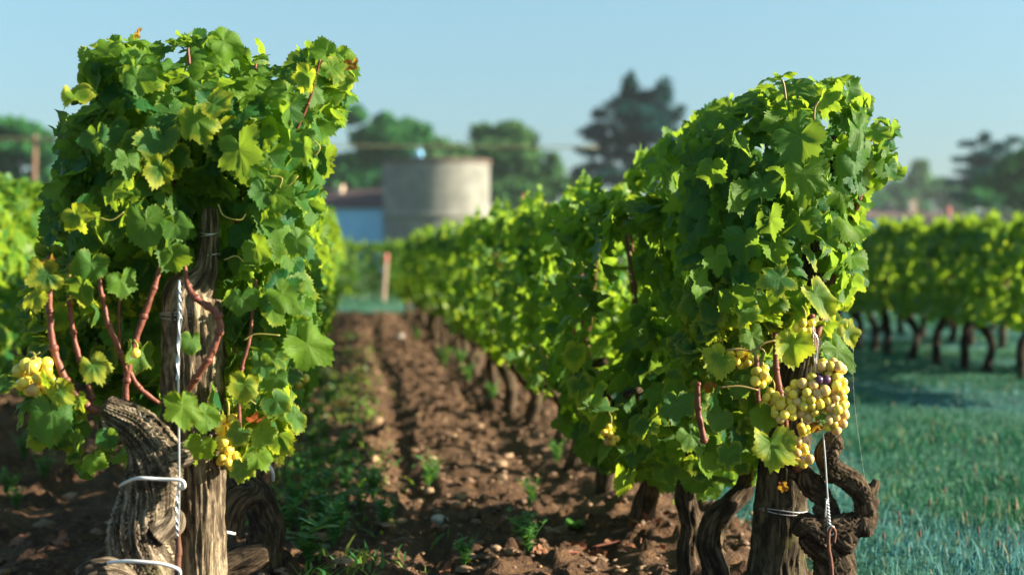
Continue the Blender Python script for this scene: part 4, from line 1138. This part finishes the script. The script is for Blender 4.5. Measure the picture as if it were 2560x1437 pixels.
PR = post("wooden_post", [(1935, 1750, 92), (1940, 1520, 80), (1945, 1420, 70), (1952, 1300, 62), (1956, 1200, 58), (1975, 1060, 50), (2010, 860, 40), (2040, 640, 32), (2068, 450, 26), (2082, 345, 22)], YR + .13, M_POST_D, "broad dark weathered post flaring at its foot, leaning through the right vine", 33)
for k, (yy_, x0, x1) in enumerate([(1268, 1893, 2018), (1273, 1893, 2018), (392, 2052, 2102)]):
    c = P((x0 + x1) / 2, yy_, YR + .13); rr = (x1 - x0) / 2 * YR / FPX * 1.08
    a = np.linspace(0, 2 * math.pi, 20)
    mb = MB(); tube(mb, np.stack([c.x + rr * np.cos(a), c.y + rr * np.sin(a), c.z + .004 * np.sin(a * 2 + k)], -1), np.full(20, .0013), 40, 5, cap=False)
    rel(mb.obj("wire_binding", M_WIRE, PR), PR)
o = thing("anchor_wire", (P(2075, 1437, YR - .12).x, YR - .12, 0), "thin straight wire hooked to a rusty rod in front of the right vine", "wire")
mb = MB()
px_tube(mb, [(2032, 815, 2.2), (2036, 900, 2.2), (2058, 1090, 2.4), (2068, 1230, 2.6), (2074, 1310, 2.6)], YR - .12, 40, 8)
px_tube(mb, [(2034, 830, 2), (2044, 850, 2), (2040, 900, 2), (2038, 930, 2)], YR - .125, 20, 6)
px_tube(mb, [(2066, 1250, 2.2), (2063, 1292, 2.2), (2066, 1246, 2.2)][:2], YR - .125, 6, 6)
twisted(mb, [(2067, 1245), (2073, 1312)], YR - .12, .0013, .003, 4, 0)
a = np.linspace(0, 2 * math.pi, 16); c = P(2078, 1325, YR - .12)
tube(mb, np.stack([c.x + .007 * np.cos(a), np.full(16, c.y), c.z + .009 * np.sin(a)], -1), np.full(16, .0015), 30, 6, cap=False)
rel(mb.obj("wire", M_WIRE, o), o)
mb = MB(); px_tube(mb, [(2085, 1355, 4), (2088, 1330, 4), (2080, 1318, 4.5), (2072, 1330, 4.5), (2072, 1370, 5), (2080, 1437, 5), (2088, 1700, 5)], YR - .12, 50, 10, amp=.08); rel(mb.obj("rusty_hook_rod", M_RUST, o), o)

# second vine of the right row
V2R = thing("grape_vine", (P(1720, 1437, 3.7).x, 3.75, 0), "second vine of the right row, tall dark green crown and two twisted trunks", "grapevine", "vines in the row right of the lane")
mb = MB()
px_tube(mb, [(1735, 1620, 44), (1725, 1480, 34), (1722, 1380, 27), (1730, 1310, 26), (1715, 1230, 24), (1735, 1120, 18)], 3.2, 60, 40, amp=.28, seed=41, ridges=7, lump=.25)
px_tube(mb, [(1775, 1600, 46), (1785, 1437, 34), (1772, 1360, 30), (1790, 1300, 30), (1830, 1255, 26), (1860, 1215, 20), (1880, 1140, 16)], 3.12, 66, 40, amp=.28, seed=42, ridges=7, lump=.3)
rel(mb.obj("trunk", M_BARK_D, V2R), V2R)
fl = MB(); rng = np.random.default_rng(88)
POLY_2 = [(1625, 420), (1650, 350), (1690, 335), (1760, 330), (1900, 330), (1940, 500), (1900, 1000), (1860, 1180), (1760, 1250), (1690, 1240), (1640, 1210), (1520, 1180), (1440, 1090), (1450, 1000), (1530, 920), (1590, 780), (1610, 560)]
canopy(fl, LT_NEAR, POLY_2, 3.5, .40, 240, 240, rng, (.042, .06), .15, .2, lambda x, y: .25 * np.exp(-((y - 1000) / 150) ** 2))
hand_leaves(fl, [(1668, 1000, 66, 5, .1), (1560, 1190, 50, 0, .5), (1510, 1050, 50, -10, .5), (1470, 1000, 52, 0, .6), (1640, 1060, 50, 0, .1), (1700, 1190, 56, 0, .05), (1600, 1110, 50, 10, .2), (1440, 880, 48, 0, .8), (1450, 960, 46, 20, .7), (1740, 1200, 60, 0, .1)], 3.45, rng)
rel(fl.obj("foliage", M_LEAF, V2R), V2R)
bunch(V2R, [(1722, 1095, 28, 24, 12)], 3.38, rng, 11, .7, None, "pinkish grapes in the shade of the lower leaves")
bunch(V2R, [(1525, 1085, 22, 22, 8)], 3.4, rng, 9, .3)

# spider threads beside the right vine
mb = MB(); px_tube(mb, [(2133, 830, .3), (2136, 1000, .3), (2168, 1240, .3)], YR - .02, 20, 4)
tag(mb.obj("spider_thread", M_WIRE), "faint spider thread slanting down to the right beside the right vine", "spider thread")

# ------------------------------------------------------------------ far things
def stake(px, top, bot, r, Y, label, lean=0, redtop=True):
    a, b_ = P(px - lean, bot, Y), P(px + lean, top, Y)
    o = thing("marker_stake", (a.x, Y, a.z), label, "stake")
    rr = r * Y / FPX
    mb = MB(); c = a + (b_ - a) * .84
    tube(mb, [a - Vector((0, 0, .1)), (a + c) / 2, c], [rr] * 3, 8, 10); rel(mb.obj("shaft", M_WOODSTAKE, o), o)
    if redtop:
        mb = MB(); tube(mb, [c, b_], [rr * 1.08] * 2, 4, 10); rel(mb.obj("painted_tip", M_REDPAINT, o), o)
stake(961, 636, 755, 6.5, 25, "pale wooden stake with a red tip at the end of the earth lane", 4)
stake(1310, 488, 640, 6, 21.5, "stake with a round reddish tip poking above the right hand row", 0)
stake(2370, 518, 640, 6, 24, "thin stake with a pinkish tip above the right block of vines", 0)
stake(72, 495, 620, 8, 24, "short stake with a red tip beside the utility pole at far left", 0)

def wall_material(name, a, b_, scale=1.2, bump=.3):
    m, t, b = mat(name); N = NT(t); o = N.obj()
    f = N.noise(o, scale, 5, .65); g = N.noise(N.scale(o, (1, 1, 4)), scale * 3, 4)
    c = N.mix(N.ramp(f, .3, .7), a, b_); c = N.mix(N.ramp(g, .5, .75, 0, .4), c, tuple(x * .6 for x in a))
    t.links.new(c, b.inputs['Base Color']); b.inputs['Roughness'].default_value = .9
    t.links.new(N.bump(g, bump, .05), b.inputs['Normal'])
    return m
M_STONEW = wall_material("tower_stone", (.15, .155, .14), (.25, .25, .22), .8)
M_SHADEBLUEW = wall_material("white_render_shade_blue", (.24, .56, .86), (.30, .62, .90), .5)  # white wall with the blue of its shade painted into the colour
M_TILE = wall_material("red_brown_tiles", (.045, .03, .035), (.08, .045, .045), 2)
M_TILE2 = wall_material("orange_tiles", (.09, .07, .06), (.15, .10, .08), 2)
M_CHIM = wall_material("chimney_render", (.55, .42, .32), (.64, .50, .38), 2)
M_DARK = simple("dark_opening", (.03, .03, .035), .4)

YT = 110.0; sT = FPX / YT
tw = P(1091, 650, YT + 4)
o = thing("round_stone_tower", (tw.x, tw.y, -.1), "round pale stone tower with a thin tiled rim, standing beyond the vineyard", "tower")
def ring(mb, r0, r1, z0, z1, n=64):
    a = np.linspace(0, 2 * math.pi, n, endpoint=False)
    V = np.vstack([np.stack([np.cos(a) * r, np.sin(a) * r, np.full(n, z)], -1) for r, z in ((r0, z0), (r1, z1))])
    j = np.arange(n); j2 = (j + 1) % n
    mb.add(V, [np.stack([j, j2, n + j2, n + j], -1)])
zt = lambda py: P(1091, py, YT).z + .1
RT = 134 / sT * 1.03
mb = MB(); ring(mb, RT * .965, RT * .965, 0, zt(545)); rel(mb.obj("lower_wall", M_STONEW, o), o).location = o.location
mb = MB(); ring(mb, RT * .965, RT * 1.02, zt(545), zt(541)); ring(mb, RT * 1.02, RT * 1.02, zt(541), zt(533)); ring(mb, RT * 1.02, RT, zt(533), zt(530)); rel(mb.obj("string_course", M_STONEW, o), o).location = o.location
mb = MB(); ring(mb, RT, RT, zt(530), zt(404)); rel(mb.obj("upper_wall", M_STONEW, o), o).location = o.location
mb = MB(); ring(mb, RT, RT * 1.035, zt(404), zt(402)); ring(mb, RT * 1.035, RT * 1.035, zt(402), zt(394)); ring(mb, RT * 1.035, .01, zt(394), zt(383)); rel(mb.obj("tiled_roof", M_TILE2, o), o).location = o.location
for c in o.children: c.matrix_parent_inverse = Matrix.Identity(4); c.location = (0, 0, 0)
mb = MB(); blob(mb, (-1.4, -RT * .5, zt(381)), (.28, .28, .3), rng, (10, 7)); c = mb.obj("vent", M_SHADEBLUEW, o)

def house(name, px0, px1, eave, ridge, Y, dep, wm, rm, label, chims=(), rz=0, over=.3):
    a, b_ = P(px0, 650, Y), P(px1, 650, Y)
    ze, zr = P(px0, eave, Y).z, P(px0, ridge, Y).z
    o = thing(name, ((a.x + b_.x) / 2, Y + dep / 2, -.1), label, "house")
    W = b_.x - a.x; hw = W / 2; o.rotation_euler = (0, 0, R(rz))
    mb = MB()
    V = [(-hw, -dep / 2, 0), (hw, -dep / 2, 0), (hw, dep / 2, 0), (-hw, dep / 2, 0), (-hw, -dep / 2, ze), (hw, -dep / 2, ze), (hw, dep / 2, ze), (-hw, dep / 2, ze), (-hw, 0, zr), (hw, 0, zr)]
    mb.add(V, [np.array([[0, 1, 5, 4], [2, 3, 7, 6]]), np.array([[1, 2, 6, 9, 5], [3, 0, 4, 8, 7]])])
    mb.obj("wall", wm, o, smooth=False)
    mb = MB(); e = over; d2 = dep / 2; sl = (zr - ze) / d2; h2 = hw + e
    V = []
    for t_ in (0.02, .16):
        V += [(-h2, -d2 - e, ze - sl * e + t_), (h2, -d2 - e, ze - sl * e + t_), (h2, 0, zr + t_), (-h2, 0, zr + t_), (h2, d2 + e, ze - sl * e + t_), (-h2, d2 + e, ze - sl * e + t_)]
    mb.add(V, np.array([[6, 7, 8, 9], [9, 8, 10, 11], [0, 3, 2, 1], [3, 5, 4, 2], [0, 1, 7, 6], [4, 5, 11, 10], [1, 2, 8, 7], [2, 4, 10, 8], [3, 0, 6, 9], [5, 3, 9, 11]]))
    rf = mb.obj("roof", rm, o, smooth=False)
    for (cpx, ctop, cw) in chims:
        q = P(cpx, ctop, Y); cx = q.x - (a.x + b_.x) / 2; cwm = cw * Y / FPX
        mb = MB(); box(mb, (cx, -.6, (q.z + ze) / 2 + .1), (cwm, .6, q.z - ze + .2)); mb.obj("chimney", M_CHIM, rf, smooth=False)
        mb = MB(); box(mb, (cx, -.6, q.z + .25), (cwm * 1.15, .7, .1)); mb.obj("chimney_cap", M_CHIM, rf, smooth=False)
    return o, W
h_, W_ = house("white_house", 640, 1010, 515, 470, 118, 7, M_SHADEBLUEW, M_TILE, "low white walled house in shade with dark roof, left of the tower", [(857, 466, 20)], -22)
mb = MB(); sx = W_ / 2 - .45
mb = MB(); box(mb, (W_ / 2 - .9, -3.56, .75), (.55, .05, 1.3)); mb.obj("window", M_DARK, h_, smooth=False)
for c in h_.children:
    if c.name.startswith("roof"):
        zz = [v.co.z for v in c.data.vertices]; xx_ = max(v.co.x for v in c.data.vertices); z1_ = max(zz); z0_ = min(zz)
        mb = MB(); tube(mb, [(xx_ + .05, 0, z1_), (xx_ + .05, -3.8, z0_ + .1)], [.10, .10], 4, 6); mb.obj("verge_tiles", M_TILE2, h_)
h2_, W2 = house("farmhouse", 2100, 2275, 542, 515, 118, 8, M_SHADEBLUEW, M_TILE2, "distant low farmhouse with brown tiled roof just right of the right vine", [(2305 - 40, 505, 14)])
mb = MB(); box(mb, (W2 * .02 + .1, -4.06, 2.9), (1.6, .05, .9)); mb.obj("painted_sun_patch", M_CHIM, h2_, smooth=False)  # pale box on the wall, imitates its sunlit stretch by colour
h3_, _ = house("outbuilding", 2290, 2420, 548, 528, 124, 6, M_CHIM, M_TILE, "dark roofed outbuilding right of the farmhouse, behind the vines", [(2306, 502, 16)])

# utility pole with cable
Yp = 80; a = P(82, 650, Yp); tp_ = P(88, 338, Yp)
o = thing("utility_pole", (a.x, Yp, -.1), "slim brown utility pole carrying a cable at the far left", "utility pole")
mb = MB(); tube(mb, [(0, 0, 0), (.05, 0, tp_.z / 2), (tp_.x - a.x, 0, tp_.z + .1)], [.16, .14, .11], 10, 12); mb.obj("pole", M_POLE, o)
mb = MB(); box(mb, (tp_.x - a.x, -.15, tp_.z - .15), (.9, .1, .12)); mb.obj("crossbar", M_POLE, o, smooth=False)
mb = MB(); z = tp_.z
tube(mb, [(-22, -.2, z - .1), (-11, -.2, z - .35), (tp_.x - a.x, -.2, z - .12), (14, -.2, z - .35), (30, -.2, z - .3)], [.05] * 5, 60, 6); mb.obj("cable", M_CABLE, o)
Yq = 150; a = P(1507, 650, Yq); tp_ = P(1507, 395, Yq)
o = thing("mast", (a.x, Yq, -.1), "thin pale mast standing against the pale trees left of the cedar", "mast")
mb = MB(); tube(mb, [(0, 0, 0), (0, 0, tp_.z)], [.12, .08], 6, 8); mb.obj("pole", M_WIRE, o)
mb = MB(); box(mb, (0, 0, tp_.z - .3), (.9, .08, .08)); mb.obj("crossbar", M_WIRE, o, smooth=False)

# trees
def tree_leaf_material(name, a, b_):
    m, t, b = mat(name); N = NT(t)
    sep = N.n("ShaderNodeSeparateColor"); t.links.new(N.attr("Col").outputs['Color'], sep.inputs[0])
    c = N.mix(sep.outputs[0], a, b_)
    t.links.new(c, b.inputs['Base Color']); b.inputs['Roughness'].default_value = .8; b.inputs['Specular IOR Level'].default_value = .08
    tr = N.n("ShaderNodeBsdfTranslucent"); t.links.new(c, tr.inputs[0])
    mx = N.n("ShaderNodeMixShader"); mx.inputs[0].default_value = .25
    t.links.new(b.outputs[0], mx.inputs[1]); t.links.new(tr.outputs[0], mx.inputs[2])
    t.links.new(mx.outputs[0], t.nodes["Material Output"].inputs[0])
    return m
M_T_GREEN = tree_leaf_material("broadleaf_foliage", (.004, .095, .060), (.070, .24, .050))
M_T_OLIVE = tree_leaf_material("pale_broadleaf_foliage", (.035, .14, .065), (.13, .27, .08))
M_T_DARK = tree_leaf_material("cedar_foliage", (.001, .050, .085), (.015, .12, .085))
def tree(name, blobs, Y, label, mt, seed, dens=1.0, leaf=.35, trunk=None, flat=False):
    """blobs: (px, py, rx, ry) clumps in photo pixels at distance Y"""
    r = np.random.default_rng(seed)
    cx = trunk[0] if trunk else np.mean([b[0] for b in blobs])
    base = P(cx, 650, Y); o = thing(name, (base.x, Y, -.1), label, "tree")
    s = Y / FPX
    mb = MB(); allv = []; cc = []
    for (px, py, rx, ry) in blobs:
        c = P(px, py, Y); ax, az = rx * s, ry * s; ay = ax * .9
        dy = r.uniform(-1, 1) * ax * .8
        n = int(dens * 150 * (ax * az) / (leaf ** 2) / 3) + 60
        D = r.normal(0, 1, (n, 3)); D /= np.linalg.norm(D, axis=1)[:, None]
        rad = r.uniform(.35, 1, n) ** .6 * (1 + .45 * vnoise(D * 2.6 + px * .01, seed))
        Q = np.array([c.x, c.y + dy, c.z]) + D * rad[:, None] * [ax, ay, az]
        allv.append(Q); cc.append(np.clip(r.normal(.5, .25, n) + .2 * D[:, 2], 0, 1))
    Q = np.concatenate(allv); cl = np.concatenate(cc); n = len(Q)
    nr = r.normal(0, 1, (n, 3)); nr[:, 2] += .3; nr /= np.linalg.norm(nr, axis=1)[:, None]
    t = r.normal(0, 1, (n, 3)); t -= nr * (t * nr).sum(1)[:, None]; t /= np.linalg.norm(t, axis=1)[:, None]
    if flat: nr = nr * [.4, .4, 1]
    u = np.cross(nr, t)
    sz = (leaf * r.uniform(.5, 1.2, n))[:, None]
    V = np.stack([Q - t * sz, Q - u * sz * .5, Q + t * sz, Q + u * sz * .5], 1)
    F = (np.arange(4)[None] + (np.arange(n) * 4)[:, None])
    col = np.repeat(np.stack([cl, cl, cl, np.ones(n)], -1)[:, None], 4, 1).reshape(-1, 4)
    mb.add(V.reshape(-1, 3), F, col=col)
    rel(mb.obj("crown", mt, o, smooth=False), o)
    mb = MB()
    top = max(blobs, key=lambda b: -b[1]); tp_ = P(cx, top[1] + top[3] * .3, Y)
    tr = (trunk[1] if trunk else 10) * s
    tube(mb, [(base.x, Y, -.3), (base.x + tr * .4, Y, tp_.z * .4), (tp_.x, Y, tp_.z)], [tr, tr * .75, tr * .25], 12, 10, amp=.1, seed=seed)
    for (px, py, rx, ry) in blobs[:14]:
        c = P(px, py, Y); z = max(1, min(c.z - abs(c.x - base.x) * .5, tp_.z * .8))
        tube(mb, [(base.x + tr * .3, Y, z), ((base.x + c.x) / 2, Y, (z + c.z) / 2 + .2), c], [tr * .4, tr * .28, tr * .1], 8, 6)
    rel(mb.obj("trunk", M_TREEBARK, o), o)
    return o
tree("umbrella_pine", [(30, 325, 60, 32), (90, 345, 50, 25), (-20, 330, 60, 35), (60, 375, 70, 28), (0, 390, 60, 30), (110, 395, 40, 30), (20, 440, 30, 25), (-30, 450, 40, 40), (100, 450, 40, 35)], 130, "broad crowned pine behind the utility pole at far left", M_T_GREEN, 1, 1.0, .4, (45, 9))
tree("broadleaf_tree", [(885, 290, 34, 24), (960, 305, 30, 22), (1010, 320, 44, 24), (1050, 335, 34, 28), (930, 345, 50, 34), (990, 360, 60, 34), (900, 400, 70, 30), (870, 440, 60, 44), (940, 430, 60, 50), (1000, 420, 60, 40), (850, 480, 50, 40)], 150, "wide uneven tree with a lifted left limb, behind the white house", M_T_GREEN, 2, 1.0, .42, (940, 10))
tree("broadleaf_tree", [(1090, 362, 30, 20), (1130, 375, 50, 22), (1080, 390, 40, 25), (1160, 400, 40, 26), (1110, 420, 60, 35)], 165, "low pale tree peeping just over the tower roof", M_T_OLIVE, 3, 1.0, .42, (1110, 9))
tree("broadleaf_tree", [(1215, 335, 40, 28), (1275, 330, 44, 26), (1310, 355, 36, 30), (1230, 375, 50, 36), (1290, 400, 55, 40), (1240, 430, 50, 44), (1330, 440, 50, 40), (1270, 480, 70, 40), (1350, 480, 50, 30)], 150, "rounded olive green tree right behind the tower", M_T_OLIVE, 4, 1.0, .42, (1270, 10))
tree("broadleaf_tree", [(1382, 392, 20, 16), (1390, 420, 22, 22), (1370, 455, 40, 28), (1420, 470, 40, 26)], 160, "small faint tree between the olive green tree and the cedar", M_T_OLIVE, 5, .8, .4, (1385, 4))
ced = [(1575, 218, 26, 20), (1578, 195, 9, 12), (1580, 235, 30, 20), (1655, 225, 24, 18), (1560, 262, 52, 15), (1640, 258, 40, 22), (1500, 285, 26, 10), (1590, 292, 80, 16), (1665, 300, 36, 14), (1510, 318, 50, 10), (1600, 325, 70, 14), (1690, 285, 22, 8), (1490, 345, 36, 8), (1560, 352, 60, 12), (1640, 350, 46, 12), (1480, 380, 34, 9), (1550, 385, 55, 12), (1500, 415, 50, 10), (1590, 410, 40, 11), (1450, 435, 30, 14), (1530, 445, 70, 16), (1620, 440, 60, 16), (1465, 330, 24, 5), (1450, 375, 18, 4), (1705, 270, 14, 4)]
rc = random.Random(4)
ced = [(a, b, c * .92, d * 1.55) for a, b, c, d in ced] + [(1590 + rc.gauss(0, 52), rc.uniform(235, 425), rc.uniform(14, 26), rc.uniform(10, 20)) for _ in range(22)]
tree("cedar", ced, 150, "tall dark blue green cedar with layered boughs and sky showing through", M_T_DARK, 6, 1.1, .38, (1590, 8), True)
tree("conifer", [(2450, 400, 34, 26), (2500, 430, 40, 24), (2430, 460, 40, 22), (2460, 345, 16, 16), (2420, 360, 30, 8), (2500, 365, 34, 10), (2460, 385, 46, 10), (2400, 400, 34, 8), (2480, 405, 50, 10), (2440, 430, 60, 12), (2400, 455, 50, 10), (2470, 460, 60, 14), (2430, 490, 60, 20), (2540, 350, 24, 8), (2550, 390, 40, 14)], 140, "spiky dark conifer with drooping tiers at the right edge", M_T_DARK, 7, .9, .38, (2460, 6), True)
tree("broadleaf_tree", [(2530, 420, 50, 34), (2580, 400, 50, 44), (2500, 470, 60, 40), (2570, 480, 70, 50), (2440, 500, 50, 26)], 120, "dense brownish green tree mass in front of the conifer at the right edge", M_T_GREEN, 8, 1.0, .36, (2560, 12))
far = [(2295, 430, 24, 40, 'pale'), (2180, 490, 44, 30, ''), (2240, 480, 40, 32, ''), (2340, 470, 44, 26, ''), (2385, 500, 40, 26, ''), (2130, 500, 40, 24, ''), (2280, 505, 44, 24, '')]
for i, (px, py, rx, ry, k) in enumerate(far):
    tree("broadleaf_tree", [(px, py, rx, ry), (px - rx * .5, py + ry * .5, rx * .8, ry * .7), (px + rx * .5, py + ry * .6, rx * .8, ry * .7)], 300 + 8 * i,
         "lighter upright poplar-like tree in the hazy distant tree line" if k else "low hazy blue green tree of the distant tree line behind the farmhouse", M_T_OLIVE if k else M_T_GREEN, 30 + i, .8, .9, (px, 5)) ["group"] = "trees of the distant tree line"
for i in range(16):
    px = -100 + i * 175
    if 2050 < px < 2450: continue
    tree("broadleaf_tree", [(px, 560, 90, 45), (px + 60, 575, 70, 40), (px - 60, 570, 70, 44)], 340 + 6 * i, "far low bushy tree closing the horizon beyond the vineyard", M_T_GREEN, 60 + i, .6, 1.1, (px, 8))["group"] = "trees closing the horizon"

# ------------------------------------------------------------------ morning haze
mb = MB(); box(mb, (0, 100, 13.0), (1340, 1340, 30))
m = bpy.data.materials.new("haze_air"); m.use_nodes = True; t = m.node_tree
t.nodes.remove(t.nodes["Principled BSDF"])
pv = t.nodes.new("ShaderNodeVolumePrincipled"); pv.inputs["Color"].default_value = (.82, .92, 1.0, 1); pv.inputs["Density"].default_value = .00025
pv.inputs["Anisotropy"].default_value = .2
t.links.new(pv.outputs[0], t.nodes["Material Output"].inputs["Volume"])
kind(mb.obj("haze", m, smooth=False), "stuff")
